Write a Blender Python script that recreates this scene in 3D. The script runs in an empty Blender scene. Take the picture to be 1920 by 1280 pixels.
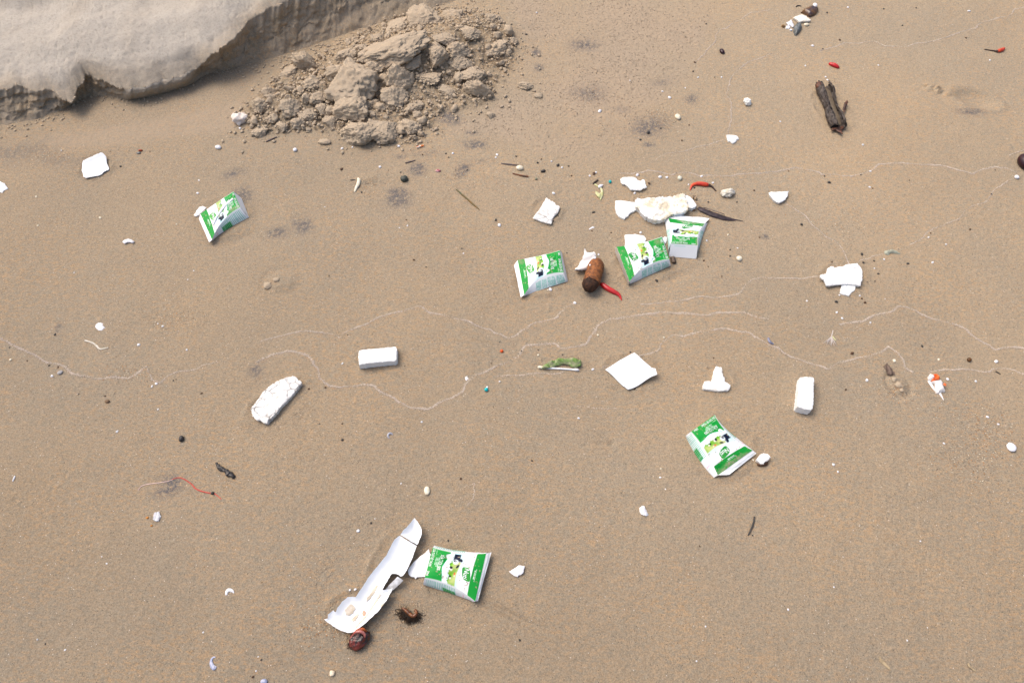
import bpy, bmesh, math, random
import numpy as np
from mathutils import Vector, Matrix, noise as mnoise
from mathutils.geometry import delaunay_2d_cdt

random.seed(7)
rng = np.random.default_rng(11)
scene = bpy.context.scene
COL = scene.collection

# ---------------------------------------------------------------- camera
CAM_H, PITCH, LENS = 1.5, math.radians(60.0), 24.0
cam_d = bpy.data.cameras.new("camera")
cam = bpy.data.objects.new("camera", cam_d)
COL.objects.link(cam)
cam.location = (0, 0, CAM_H)
cam.rotation_euler = (math.radians(90) - PITCH, 0, 0)
cam_d.lens = LENS
cam_d.sensor_width = 36.0
cam_d.clip_start = 0.02
cam_d.clip_end = 400.0
scene.camera = cam

# ---------------------------------------------------------------- sky, sun, exposure
SUN_EL, SUN_AZ = math.radians(57), math.radians(-56)      # azimuth from +Y towards +X
world = bpy.data.worlds.new("World")
scene.world = world
world.use_nodes = True
wn = world.node_tree.nodes
sky = wn.new("ShaderNodeTexSky")
sky.sky_type = 'NISHITA'
sky.sun_disc = False
sky.sun_elevation = SUN_EL
sky.sun_rotation = SUN_AZ
sky.air_density = 1.0
sky.dust_density = 6.0
sky.ozone_density = 0.6
wn["Background"].inputs["Strength"].default_value = 0.145
world.node_tree.links.new(sky.outputs[0], wn["Background"].inputs[0])
sun_d = bpy.data.lights.new("sun", 'SUN')
sun_d.energy = 1.0
sun_d.angle = math.radians(34)
sun_d.color = (1.0, 0.95, 0.88)
sun = bpy.data.objects.new("sun", sun_d)
COL.objects.link(sun)
sd = Vector((math.sin(SUN_AZ) * math.cos(SUN_EL), math.cos(SUN_AZ) * math.cos(SUN_EL), math.sin(SUN_EL)))
sun.rotation_euler = sd.to_track_quat('Z', 'Y').to_euler()
vs = scene.view_settings
vs.view_transform = 'Standard'
vs.look = 'None'
vs.gamma = 1.0
vs.use_curve_mapping = False
vs.exposure = 0.53

# ---------------------------------------------------------------- helpers: view rays onto the beach, noise
F = LENS / 36.0 * 1920.0
FW = np.array([0, math.cos(PITCH), -math.sin(PITCH)])
UP = np.array([0, math.sin(PITCH), math.cos(PITCH)])
RT = np.array([1.0, 0, 0])

def ray(px, py):
    return FW + RT * ((px - 960.0) / F) + UP * ((640.0 - py) / F)

def G(px, py, z=0.0):
    """where the sight line of a photo position meets the level z"""
    d = ray(px, py)
    t = (z - CAM_H) / d[2]
    return np.array([d[0] * t, d[1] * t, z])

TAB = rng.random((256, 256)) * 2 - 1
def vnoise(x, y):
    x = np.asarray(x, float); y = np.asarray(y, float)
    xi = np.floor(x).astype(int); yi = np.floor(y).astype(int)
    fx = x - xi; fy = y - yi
    fx = fx * fx * (3 - 2 * fx); fy = fy * fy * (3 - 2 * fy)
    a = TAB[xi & 255, yi & 255]; b = TAB[(xi + 1) & 255, yi & 255]
    c = TAB[xi & 255, (yi + 1) & 255]; d = TAB[(xi + 1) & 255, (yi + 1) & 255]
    return (a * (1 - fx) + b * fx) * (1 - fy) + (c * (1 - fx) + d * fx) * fy

def fbm(x, y, s, octv=3, ox=0.0):
    r = 0; a = 1.0; n = 0
    x = np.asarray(x, float) / s + ox * 17.3 + 40; y = np.asarray(y, float) / s + ox * 9.1 + 60
    for k in range(octv):
        r = r + a * vnoise(x * 2 ** k + 13.7 * k, y * 2 ** k + 7.9 * k); n += a; a *= 0.5
    return r / n

def sstep(a, b, x):
    t = np.clip((np.asarray(x, float) - a) / (b - a), 0, 1)
    return t * t * (3 - 2 * t)

def blob_mask(x, y, px, py, rx, ry, ang=0.0, soft=0.5):
    """soft elliptical mask, radii in photo pixels at that place"""
    c = G(px, py); s = scale_at(px, py)
    a = math.radians(ang); dx = x - c[0]; dy = y - c[1]
    u = (dx * math.cos(a) + dy * math.sin(a)) / (rx / s)
    v = (-dx * math.sin(a) + dy * math.cos(a)) / (ry / s)
    return u * u + v * v

def scale_at(px, py):
    d = ray(px, py)
    return F / (-CAM_H / d[2])            # photo pixels per metre across

def seg_dist(x, y, poly, closed=False):
    """distance to a polyline (world xy)"""
    x = np.asarray(x, float); y = np.asarray(y, float)
    best = np.full(x.shape, 1e9)
    n = len(poly)
    for i in range(n if closed else n - 1):
        ax, ay = poly[i][:2]; bx, by = poly[(i + 1) % n][:2]
        vx, vy = bx - ax, by - ay
        L = vx * vx + vy * vy + 1e-12
        t = np.clip(((x - ax) * vx + (y - ay) * vy) / L, 0, 1)
        best = np.minimum(best, (x - ax - t * vx) ** 2 + (y - ay - t * vy) ** 2)
    return np.sqrt(best)

def inside(x, y, poly):
    x = np.asarray(x, float); y = np.asarray(y, float)
    r = np.zeros(x.shape, bool); n = len(poly)
    for i in range(n):
        ax, ay = poly[i][:2]; bx, by = poly[(i + 1) % n][:2]
        if abs(by - ay) < 1e-12: continue
        c = ((ay > y) != (by > y)) & (x < (bx - ax) * (y - ay) / (by - ay) + ax)
        r ^= c
    return r

HEAP_PX = [(452, 232), (470, 190), (520, 150), (545, 118), (590, 118), (640, 100), (690, 62), (735, 28), (790, 18), (850, 22), (920, 30),
           (958, 70), (968, 100), (945, 150), (925, 185), (880, 205), (830, 215), (805, 240), (780, 268), (720, 275), (660, 272), (628, 255), (560, 245), (500, 250)]
HEAP = [G(*p) for p in HEAP_PX]
MOUNDS = [(740, 112, .062, .26, .13), (660, 170, .03, .16, .10), (870, 90, .030, .14, .11), (560, 200, .018, .14, .06), (700, 232, .022, .12, .06)]
SMUDGE = [(437, 326, 17.9, 11.2, 20, 1.03), (458, 366, 15.7, 20.2, 40, 1.15), (520, 437, 17.9, 10.1, 10, 1.38), (568, 424, 14.6, 19.0, 60, 1.38), (748, 372, 19.0, 21.3, 70, 1.89),
          (783, 320, 13.4, 14.6, 0, 1.76), (867, 320, 10.1, 16.8, -35, 1.62), (890, 272, 16.8, 9.0, 0, 1.76), (843, 222, 19.0, 13.4, -20, 1.76), (1007, 101, 7.8, 9.0, 0, 1.76),
          (1010, 128, 7.8, 9.0, 0, 1.62), (1095, 85, 26.9, 14.6, 0, 1.22), (1105, 175, 29.1, 20.2, -10, 0.94), (1215, 238, 33.6, 22.4, 25, 1.22), (1217, 271, 10.1, 4.5, 0, 1.89), (1296, 186, 12.3, 10.1, 30, 1.22),
          (322, 905, 14.6, 26.9, 60, 1.15), (312, 920, 22.4, 11.2, 15, 1.38), (480, 695, 12.3, 13.4, 0, 1.03), (108, 612, 5.6, 11.2, 0, 0.8), (1818, 212, 24.6, 9.0, 0, 1.08), (1434, 444, 6.7, 6.7, 0, 1.22),
          (752, 254, 22.4, 11.2, 0, 0.69), (885, 250, 10.1, 5.6, 0, 1.22), (752, 295, 10.1, 6.7, 0, 0.94), (800, 288, 28.0, 10.1, 0, 0.46), (900, 303, 11.2, 5.6, 0, 0.57), (1165, 205, 15.7, 9.0, -10, 0.57), (1240, 155, 22.4, 10.1, 20, 0.57),
          (30, 285, 67.2, 24.6, 10, 0.52), (120, 300, 67.2, 15.7, -10, 0.4)]
PITZ = [G(*p) for p in [(880, -60), (1420, -60), (1345, 60), (1325, 130), (1285, 175), (1230, 225), (1195, 285), (1120, 322), (1010, 300), (930, 270), (860, 262), (800, 262), (850, 225), (930, 180), (965, 100), (940, 20)]]
GRITZ = [G(*p) for p in [(60, 250), (200, 225), (380, 195), (470, 170), (470, 235), (440, 255), (330, 265), (240, 282), (120, 290), (60, 275)]]

def ground_h(x, y):
    x = np.asarray(x, float); y = np.asarray(y, float)
    near = sstep(6, 3, np.hypot(x, y - 1))
    h = 0.0055 * fbm(x + 0.3 * y, y - 0.25 * x, .42, 3, 1) + 0.0030 * fbm(.45 * (x - y), .9 * (x + y), .17, 2, 7) * sstep(1.3, .5, y) + 0.0012 * fbm(x, y, .07, 2, 2)
    h = h + 0.010 * fbm(x, y, 1.7, 2, 3)
    hm = 0
    for px, py, a, sx, sy in MOUNDS:
        c = G(px, py)
        rot = math.radians(22); dx = x - c[0]; dy = y - c[1]
        u = dx * math.cos(rot) + dy * math.sin(rot); v = -dx * math.sin(rot) + dy * math.cos(rot)
        hm = hm + a * np.exp(-(u / sx) ** 2 - (v / sy) ** 2)
    h = h + hm
    # footprint-like hollow with a pushed-up rim at the right, smaller marks elsewhere
    q = blob_mask(x, y, 1828, 186, 34, 21, -28)
    h = h - 0.012 * np.exp(-q ** 2 * 1.1) + 0.0022 * np.exp(-(q - 2.1) ** 2 * 2.2)
    q = blob_mask(x, y, 1752, 170, 26, 9, -25)
    h = h + 0.012 * np.exp(-q) * (0.5 + 1.3 * fbm(x, y, .014, 2, 5))
    q = blob_mask(x, y, 530, 528, 24, 20, 0)
    h = h + 0.004 * np.exp(-q * q) - 0.0015 * np.exp(-(q - 2.4) ** 2)
    q = blob_mask(x, y, 690, 338, 26, 12, 10)
    h = h + 0.006 * np.exp(-q)
    q = blob_mask(x, y, 1684, 722, 13, 17, 30)
    h = h + 0.006 * np.exp(-q) * (0.7 + 0.6 * fbm(x, y, .012, 2, 6)) - 0.004 * np.exp(-(q - 2.2) ** 2)
    q = blob_mask(x, y, 1145, 832, 5, 4, 0)
    h = h - 0.006 * np.exp(-q)
    q = blob_mask(x, y, 1124, 834, 16, 3, 0)
    h = h - 0.003 * np.exp(-q)
    # scours washed out beside the heavier litter
    for px, py, rx, ry, ang, dep in ((900, 1105, 40, 22, -20, .006), (940, 1140, 45, 10, -25, .004), (1120, 570, 40, 14, -20, .004), (1270, 520, 38, 10, 25, .004), (440, 450, 40, 12, 20, .004), (1560, 225, 40, 40, 0, .003), (1385, 900, 40, 12, 20, .003), (705, 1180, 40, 12, 30, .004), (958, 1153, 62, 5, -25, .005), (770, 1180, 30, 14, 20, .003), (1108, 556, 26, 9, -10, .004), (527, 775, 40, 8, 42, .004), (715, 692, 34, 8, 5, .003), (1510, 778, 20, 8, 0, .003)):
        q = blob_mask(x, y, px, py, rx, ry, ang)
        h = h - dep * np.exp(-q)
    # sand banked up against the litter by the wash
    for px, py, rx, ry, ang in BANKED:
        q = np.sqrt(blob_mask(x, y, px, py, rx, ry, ang))
        h = h + .0038 * np.exp(-(q - 1.06) ** 2 * 42) * np.clip(.35 + 1.1 * fbm(x, y, .035, 2, 71), 0, 1)
    return h

BANKED = [(1015, 513, 52, 44, 0), (1207, 490, 52, 46, 0), (1350, 838, 62, 54, 45), (858, 1078, 64, 54, 0), (415, 407, 52, 46, 0), (1240, 390, 62, 26, 5), (1108, 517, 22, 33, 20), (517, 750, 60, 28, 43), (707, 667, 39, 18, 4), (1511, 737, 17, 34, 0),
          (1345, 710, 28, 26, 0), (1182, 698, 50, 36, 0), (660, 1150, 52, 40, 20), (740, 1050, 40, 60, -30), (673, 1198, 24, 18, 38), (1558, 206, 28, 50, 18), (1580, 524, 43, 32, 0), (1025, 395, 28, 26, 0), (180, 314, 28, 23, 0), (1460, 368, 22, 12, 0), (1188, 343, 27, 13, 0)]

def place(px, py, dz=0.0):
    p = G(px, py)
    for _ in range(4):
        z = float(ground_h(p[0], p[1])) + dz
        p = G(px, py, z)
    return p

def tag(o, label=None, cat=None, group=None, kind=None):
    if label: o["label"] = label
    if cat: o["category"] = cat
    if group: o["group"] = group
    if kind: o["kind"] = kind
    return o

def link(name, me, loc=(0, 0, 0), parent=None, mats=()):
    for m in mats:
        if m.name not in [q.name for q in me.materials if q]: me.materials.append(m)
    o = bpy.data.objects.new(name, me)
    COL.objects.link(o)
    o.location = loc
    if parent: o.parent = parent
    return o

def empty(name, loc, label, cat, group=None):
    o = bpy.data.objects.new(name, None)
    o.empty_display_size = 0.02
    COL.objects.link(o)
    o.location = loc
    return tag(o, label, cat, group)

def mesh_from(name, V, Fc, smooth=True, sharp=None):
    me = bpy.data.meshes.new(name)
    me.from_pydata([tuple(map(float, v)) for v in V], [], [tuple(map(int, f)) for f in Fc])
    me.validate()
    if smooth:
        me.polygons.foreach_set("use_smooth", [True] * len(me.polygons))
        if sharp: me.set_sharp_from_angle(angle=math.radians(sharp))
    me.update()
    return me

def grid_mesh(name, P, attrs=None, smooth=True):
    """P: (n,m,3) array -> one quad sheet, built fast"""
    n, m = P.shape[:2]
    me = bpy.data.meshes.new(name)
    me.vertices.add(n * m)
    me.vertices.foreach_set("co", P.reshape(-1).astype(np.float32))
    i = np.arange(n * m).reshape(n, m)
    q = np.stack([i[:-1, :-1], i[:-1, 1:], i[1:, 1:], i[1:, :-1]], -1).reshape(-1, 4)
    me.loops.add(q.size)
    me.loops.foreach_set("vertex_index", q.reshape(-1).astype(np.int32))
    me.polygons.add(len(q))
    me.polygons.foreach_set("loop_start", (np.arange(len(q)) * 4).astype(np.int32))
    me.polygons.foreach_set("use_smooth", np.ones(len(q), bool))
    me.update(calc_edges=True)
    for k, v in (attrs or {}).items():
        a = me.attributes.new(k, 'FLOAT', 'POINT')
        a.data.foreach_set("value", np.asarray(v, np.float32).reshape(-1))
    return me

# ---------------------------------------------------------------- materials
class NT:
    def __init__(s, name):
        s.m = bpy.data.materials.new(name); s.m.use_nodes = True
        s.t = s.m.node_tree; s.b = s.t.nodes["Principled BSDF"]
    def n(s, typ, **kw):
        x = s.t.nodes.new(typ)
        for k, v in kw.items(): setattr(x, k, v)
        return x
    def l(s, a, b): s.t.links.new(a, b)
    def coords(s, local=True):
        if not local:
            return s.n("ShaderNodeNewGeometry").outputs["Position"]
        tc = s.n("ShaderNodeTexCoord").outputs["Object"]
        oi = s.n("ShaderNodeObjectInfo").outputs["Location"]
        a = s.n("ShaderNodeVectorMath", operation='ADD'); s.l(tc, a.inputs[0]); s.l(oi, a.inputs[1])
        return a.outputs[0]
    def noise(s, co, scale, detail=2, rough=.5):
        x = s.n("ShaderNodeTexNoise"); s.l(co, x.inputs["Vector"])
        x.inputs["Scale"].default_value = scale; x.inputs["Detail"].default_value = detail; x.inputs["Roughness"].default_value = rough
        return x.outputs["Fac"]
    def voro(s, co, scale, out="Distance", feature='F1'):
        x = s.n("ShaderNodeTexVoronoi", feature=feature); s.l(co, x.inputs["Vector"])
        x.inputs["Scale"].default_value = scale
        return x.outputs[out]
    def rng(s, v, a, b, c=0.0, d=1.0, smooth=False):
        x = s.n("ShaderNodeMapRange")
        if smooth: x.interpolation_type = 'SMOOTHSTEP'
        s.l(v, x.inputs["Value"])
        for k, q in zip(("From Min", "From Max", "To Min", "To Max"), (a, b, c, d)): x.inputs[k].default_value = q
        return x.outputs["Result"]
    def math(s, op, a, b=None):
        x = s.n("ShaderNodeMath", operation=op)
        for i, q in enumerate((a, b)):
            if q is None: continue
            if isinstance(q, (int, float)): x.inputs[i].default_value = q
            else: s.l(q, x.inputs[i])
        return x.outputs[0]
    def mix(s, f, a, b, blend='MIX'):
        x = s.n("ShaderNodeMix", data_type='RGBA', blend_type=blend)
        for i, q in ((0, f), (6, a), (7, b)):
            if isinstance(q, (int, float)): x.inputs[i].default_value = q
            elif isinstance(q, tuple): x.inputs[i].default_value = (*q, 1) if len(q) == 3 else q
            else: s.l(q, x.inputs[i])
        return x.outputs[2]
    def attr(s, name, out="Fac"):
        x = s.n("ShaderNodeAttribute", attribute_name=name); return x.outputs[out]
    def bump(s, h, strength, dist, prev=None):
        x = s.n("ShaderNodeBump"); s.l(h, x.inputs["Height"])
        x.inputs["Strength"].default_value = strength; x.inputs["Distance"].default_value = dist
        if prev: s.l(prev, x.inputs["Normal"])
        return x.outputs[0]
    def out(s, col, rough=.8, nrm=None, spec=.3):
        if isinstance(col, tuple): s.b.inputs["Base Color"].default_value = (*col, 1)
        else: s.l(col, s.b.inputs["Base Color"])
        if isinstance(rough, (int, float)): s.b.inputs["Roughness"].default_value = rough
        else: s.l(rough, s.b.inputs["Roughness"])
        s.b.inputs["Specular IOR Level"].default_value = spec
        if nrm: s.l(nrm, s.b.inputs["Normal"])
        return s.m

def sand_material(name, local=False, clump=False):
    s = NT(name); co = s.coords(local)
    big = s.noise(co, 2.2, 4, .55); mid = s.noise(co, 16, 3, .6); tiny = s.noise(co, 260, 2, .7)
    st = s.n("ShaderNodeVectorMath", operation='MULTIPLY'); s.l(co, st.inputs[0]); st.inputs[1].default_value = (1, 2.3, 1)
    streak = s.noise(st.outputs[0], 75, 4, .75)                    # wash-sorted ginger and grey grains lie in short streaks
    c = s.mix(s.rng(big, .36, .64), (.306, .226, .144), (.277, .214, .145))
    warm = s.rng(s.noise(co, 3.2, 3, .6), .40, .60)
    c = s.mix(s.math('MULTIPLY', s.rng(streak, .50, .64), s.rng(warm, 0, 1, .20, .75)), c, (.390, .243, .124))
    c = s.mix(s.rng(streak, .50, .34, 0, .60), c, (.244, .208, .153))
    grain = s.n("ShaderNodeTexVoronoi"); s.l(co, grain.inputs["Vector"]); grain.inputs["Scale"].default_value = 560
    sep = s.n("ShaderNodeSeparateColor"); s.l(grain.outputs["Color"], sep.inputs[0])
    # grain to grain tone, dark mineral grains, shell-white grains
    c = s.mix(1.0, c, s.mix(sep.outputs[0], (.78, .79, .80), (1.22, 1.21, 1.19)), 'MULTIPLY')
    c = s.mix(s.rng(s.noise(co, 190, 3, .8), .56, .73, 0, .45), c, (.145, .122, .098))
    if not clump:
        c = s.mix(1.0, c, s.mix(s.attr("drab"), (1.14, 1.18, 1.22), (.86, .89, .93)), 'MULTIPLY')
    g2 = s.n("ShaderNodeTexVoronoi"); s.l(co, g2.inputs["Vector"]); g2.inputs["Scale"].default_value = 470
    sp2 = s.n("ShaderNodeSeparateColor"); s.l(g2.outputs["Color"], sp2.inputs[0])
    core = s.rng(g2.outputs["Distance"], .28, .48, 1, 0)
    c = s.mix(s.math('MULTIPLY', s.rng(sp2.outputs[0], .9945, .996), core), c, (.66, .61, .55))
    c = s.mix(s.math('MULTIPLY', s.rng(sp2.outputs[1], .955, .96), core), c, (.055, .048, .042))
    if not clump:
        drs = s.rng(s.noise(co, 140, 4, .8), .50, .68, 0, .45)
        c = s.mix(s.attr("dry"), c, s.mix(drs, s.mix(mid, (.345, .308, .26), (.42, .380, .325)), (.150, .130, .108)))
        c = s.mix(s.math('MULTIPLY', s.attr("pit"), .6), c, s.mix(tiny, (.31, .245, .18), (.40, .31, .22)))
        brk = s.math('MULTIPLY', s.rng(s.noise(co, 95, 4, .8), .39, .53), s.rng(s.noise(co, 420, 2, .7), .36, .56, .25, 1))
        c = s.mix(s.math('MULTIPLY', s.attr("smudge"), brk), c, (.080, .080, .090))
    else:
        c = s.mix(.6, c, (.47, .385, .285))
    b1 = s.bump(s.noise(co, 420, 2, .6), .55 if not clump else .45, .0016)
    b2 = s.bump(s.noise(co, 70, 3, .6), .5 if not clump else .45, .004, b1)
    return s.out(c, .86, b2, .22)

def simple(name, c1, c2=None, scale=60, rough=.6, bump=.3, bscale=200, dist=.001, spec=.35, lo=.4, hi=.62, detail=3):
    s = NT(name); co = s.coords()
    c = c1
    if c2: c = s.mix(s.rng(s.noise(co, scale, detail, .6), lo, hi), c1, c2)
    nb = s.bump(s.noise(co, bscale, 3, .6), bump, dist) if bump else None
    return s.out(c, rough, nb, spec)

def foam_material(name, stain=0.25, tone=(.80, .81, .80), stain_c=(.50, .42, .30), bead=1.0, stain_lo=.55, sscale=38):
    s = NT(name); co = s.coords()
    st = s.math('MULTIPLY', s.rng(s.noise(co, sscale, 4, .65), stain_lo, stain_lo + .12), stain)
    c = s.mix(st, tone, stain_c)
    specks = s.rng(s.noise(co, 330, 2, .7), .66, .73, 0, .6)
    c = s.mix(s.math('MULTIPLY', specks, min(1, stain * 2)), c, (.26, .21, .15))
    c = s.mix(s.math('MULTIPLY', s.attr('crk'), .95), c, (.11, .095, .08))
    b = s.bump(s.voro(co, 240), .45 * bead, .0016)
    b = s.bump(s.noise(co, 45, 3, .6), .35, .003, b)
    return s.out(c, .7, b, .3)

SAND = sand_material("beach_sand")
CLUMP = sand_material("damp_sand_lumps", False, True)
FOAM = foam_material("white_foam", .32, bead=1.5)
FOAM_D = foam_material("weathered_foam", .5, (.78, .77, .745), (.55, .47, .36), 1.2, .54, 34)
FOAM_S = foam_material("sand_stained_foam", .85, (.80, .80, .78), (.58, .49, .33), 1.1, .45, 26)
PLASTIC = simple("white_plastic", (.80, .82, .84), (.72, .74, .76), 25, .38, .08, 60, .001, .5)
SHELL = simple("white_shell", (.77, .77, .79), (.68, .67, .69), 130, .35, .2, 260, .0006, .5)
SHELLB = simple("blue_grey_shell", (.26, .29, .42), (.50, .50, .60), 90, .3, .2, 260, .0006, .5)
SHELLG = simple("dark_grey_shell", (.055, .062, .062), (.17, .18, .18), 110, .4, .5, 190, .001, .5)
CREAM = simple("cream_pebble", (.66, .58, .42), (.74, .70, .58), 160, .55, .2, 200, .0006, .4)
CORAL = simple("bleached_coral", (.70, .66, .58), (.50, .45, .36), 140, .8, .9, 220, .002, .2)
BLACK = simple("black_debris", (.010, .009, .010), (.035, .028, .024), 200, .45, .6, 300, .001, .5)
BROWN = simple("brown_debris", (.10, .045, .018), (.045, .022, .012), 160, .55, .6, 260, .001, .4)
WOOD = simple("dark_wet_wood", (.042, .030, .024), (.13, .085, .055), 60, .55, .8, 150, .0015, .4)
WOODB = simple("black_splinter", (.022, .014, .016), (.060, .040, .045), 80, .5, .8, 180, .0012, .4)
TEAL = simple("turquoise_plastic", (.0, .40, .42), None, rough=.35, bump=0)
ORANGE = simple("orange_plastic", (.62, .10, .01), (.5, .06, .01), 200, .4, .1)
CHILI = simple("red_chilli_skin", (.52, .012, .014), (.32, .006, .008), 60, .36, .5, 90, .001, .6)
CHILIO = simple("orange_red_chilli_skin", (.46, .022, .008), (.56, .06, .01), 70, .36, .25, 90, .001, .6)
STEM = simple("dark_stem", (.028, .018, .016), (.07, .04, .03), 200, .6, .4, 250, .001, .3)
RUSTY = simple("rusty_brown", (.29, .100, .026), (.115, .042, .016), 110, .6, 1.0, 170, .003, .35, .38, .62)
RUSTYD = simple("dark_brown_end", (.065, .028, .014), (.022, .011, .007), 140, .7, 1.0, 190, .003, .25)
GREENH = simple("green_husk", (.13, .235, .045), (.29, .30, .17), 70, .5, .6, 160, .0015, .4)
PALEG = simple("pale_green_husk", (.46, .47, .20), (.56, .55, .33), 80, .5, .3, 160, .001, .4)
OLIVE = simple("olive_twig", (.20, .11, .03), (.07, .09, .05), 40, .6, .5, 200, .001, .3)
GREYS = simple("grey_stick", (.15, .12, .12), (.08, .06, .055), 80, .7, .6, 200, .001, .25)
STRING = simple("red_string", (.52, .10, .080), (.42, .06, .05), 150, .7, .4, 400, .001, .2)
STRINGP = simple("faded_string", (.66, .50, .45), (.60, .42, .38), 150, .7, .4, 400, .001, .2)
BRISTLE = simple("dark_bristles", (.018, .010, .005), (.045, .022, .009), 150, .6, .2)
BODYO = simple("orange_brown_ridge", (.20, .060, .009), (.06, .018, .006), 190, .35, .9, 200, .001, .5)
FLESH = simple("dark_red_husk", (.150, .022, .012), (.014, .008, .008), 75, .3, .9, 120, .004, .6, .42, .56)
FLESHP = simple("pink_torn_rim", (.42, .16, .14), (.30, .05, .03), 120, .4, .6, 160, .002, .5)
TAN = simple("tan_husk", (.40, .31, .19), (.30, .23, .14), 90, .7, .5, 200, .001, .2)
JELLY = simple("pale_green_film", (.34, .35, .27), (.26, .26, .20), 90, .3, .5, 160, .001, .5)
STRIPED = simple("striped_brown_shell", (.42, .30, .18), (.030, .018, .012), 150, .45, .3, 200, .001, .4, .48, .52)
BARK = simple("brown_bark", (.085, .066, .054), (.024, .017, .014), 55, .55, 1.0, 110, .004, .4, .40, .60)
BARKR = simple("reddish_bark", (.115, .042, .022), (.045, .022, .014), 60, .5, .8, 120, .003, .4)
FLUFF = simple("pale_fibres", (.56, .50, .46), None, rough=.8, bump=0)
RESIDUE = simple("dried_foam_grit", (.585, .495, .41), (.485, .40, .33), 200, .8, 0)
POD = simple("dark_purple_pod", (.022, .006, .012), (.035, .010, .012), 60, .3, .2)
CLAWW = simple("crab_claw_white", (.78, .74, .70), (.70, .66, .66), 90, .35, .3, 160, .001, .5)
CLAWO = simple("crab_claw_orange", (.78, .115, .015), (.72, .22, .07), 120, .4, .3, 160, .001, .5)

SHADESAND = simple("shaded_sand", (.17, .132, .090), (.13, .102, .072), 300, .7, .5, 300, .001, .3)  # darkened colour stands for the shade inside the bark curl

# ---------------------------------------------------------------- the beach sheet (fine where the photo looks, coarse out to the horizon)
def axis(lo, hi, step, far):
    core = np.arange(lo, hi + step * .5, step)
    out = []; d = step
    e = 0.0
    while e < far:
        d = min(d * 1.22, 12.0); e += d; out.append(e)
    out = np.array(out)
    return np.concatenate([(lo - out)[::-1], core, hi + out])

STEP = .0037
gx = axis(-1.92, 1.92, STEP, 120.0); gy = axis(0.02, 2.36, STEP, 120.0)
X, Y = np.meshgrid(gx, gy, indexing='ij')
Z = ground_h(X, Y)
core = (np.abs(X) < 1.93) & (Y > 0.0) & (Y < 2.37)
heap_d = seg_dist(X, Y, HEAP, True); heap_in = inside(X, Y, HEAP)
heap_m = np.where(heap_in, sstep(0, .03, heap_d), 0)
pit_d = seg_dist(X, Y, PITZ, True); pit_in = inside(X, Y, PITZ)
pit_m = np.where(pit_in, sstep(0, .07, pit_d), 0) * np.clip(.75 + .9 * fbm(X, Y, .16, 3, 9), 0, 1)
gr_in = inside(X, Y, GRITZ); gr_m = np.where(gr_in, sstep(0, .05, seg_dist(X, Y, GRITZ, True)), 0) * .8
# washed grains everywhere, rain pits near the heap, crumbled sand under it
R = rng.random(X.shape) - .5
Z = Z + core * .0007 * R
hole = (rng.random(X.shape) < .20 * np.maximum(pit_m, gr_m)) * core
Z = Z - core * np.maximum(pit_m, gr_m) * .0012 * R - hole * rng.uniform(.0005, .0018, X.shape)
JX = STEP * .42 * (rng.random(X.shape) - .5) * 2 * core; JY = STEP * .42 * (rng.random(X.shape) - .5) * 2 * core
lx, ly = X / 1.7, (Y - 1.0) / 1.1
drab = np.clip(.50 - .22 * lx - .38 * ly + .25 * fbm(X, Y, .5, 3, 61) + .25 * sstep(.5, 1.1, np.hypot(lx, np.minimum(ly, 0) * 1.1)), 0, 1)  # darker tone towards the near left and the near corners, with random patches
Z = Z + core * heap_m * (.010 * fbm(X, Y, .045, 3, 12) + .006 * np.abs(vnoise(X / .014, Y / .014)) + .0022 * R)
# scattered granular patches
patch = sstep(.18, .5, fbm(X, Y, .23, 3, 21))
Z = Z + core * patch * .0008 * R
sm = np.zeros(X.shape)
wob = 1 + .55 * fbm(X, Y, .028, 3, 31)
for px, py, rx, ry, ang, st in SMUDGE:
    q = blob_mask(X, Y, px, py, rx, ry, ang) / wob
    sm = np.maximum(sm, st * np.exp(-q * 1.0))
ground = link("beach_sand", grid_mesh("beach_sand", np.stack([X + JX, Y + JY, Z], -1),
              {"smudge": np.clip(sm, 0, 1), "pit": np.maximum(pit_m, gr_m * .7) * core, "dry": np.zeros(X.shape), "drab": drab}), mats=[SAND])
tag(ground, "wide sheet of moist tan beach sand", None, None, "structure")

# ---------------------------------------------------------------- the wave-cut sand bank, top left
ST = [(-900, 400, -900, 300, .08), (-260, 275, -260, 190, .075), (-100, 258, -100, 180, .075), (0, 246, 0, 170, .07), (38, 238, 38, 160, .07), (62, 232, 62, 175, .06),
      (97, 224, 97, 166, .06), (118, 212, 118, 188, .05), (138, 200, 132, 197, .040), (152, 192, 150, 162, .055), (165, 188, 161, 141, .060),
      (185, 186, 188, 147, .060), (215, 190, 216, 162, .052), (240, 191, 238, 170, .046), (300, 180, 300, 153, .048), (350, 165, 350, 138, .050),
      (378, 153, 378, 124, .054), (390, 144, 388, 116, .07), (412, 139, 400, 104, .085), (440, 133, 435, 76, .095), (480, 124, 480, 31, .11),
      (520, 116, 528, 8, .12), (560, 106, 572, -12, .125), (640, 84, 645, -50, .13), (740, 54, 720, -95, .13), (850, 20, 820, -130, .13),
      (930, -12, 900, -170, .13), (1100, -80, 1050, -240, .12), (1500, -250, 1400, -420, .12), (2200, -500, 2000, -700, .12)]
B = np.array([G(a, b, -.012) for a, b, *_ in ST]); T = np.array([G(c, d, h) for _, _, c, d, h in ST])
par = np.concatenate([[0], np.cumsum(np.linalg.norm(np.diff(T[:, :2], axis=0), axis=1) + .004)])
fine = np.arange(par[1], par[-3], .0042)
ss = np.concatenate([np.linspace(par[0], par[1], 40)[:-1], fine, np.linspace(par[-3], par[-1], 60)[1:]])
Bi = np.stack([np.interp(ss, par, B[:, k]) for k in range(3)], -1)
Ti = np.stack([np.interp(ss, par, T[:, k]) for k in range(3)], -1)
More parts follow.
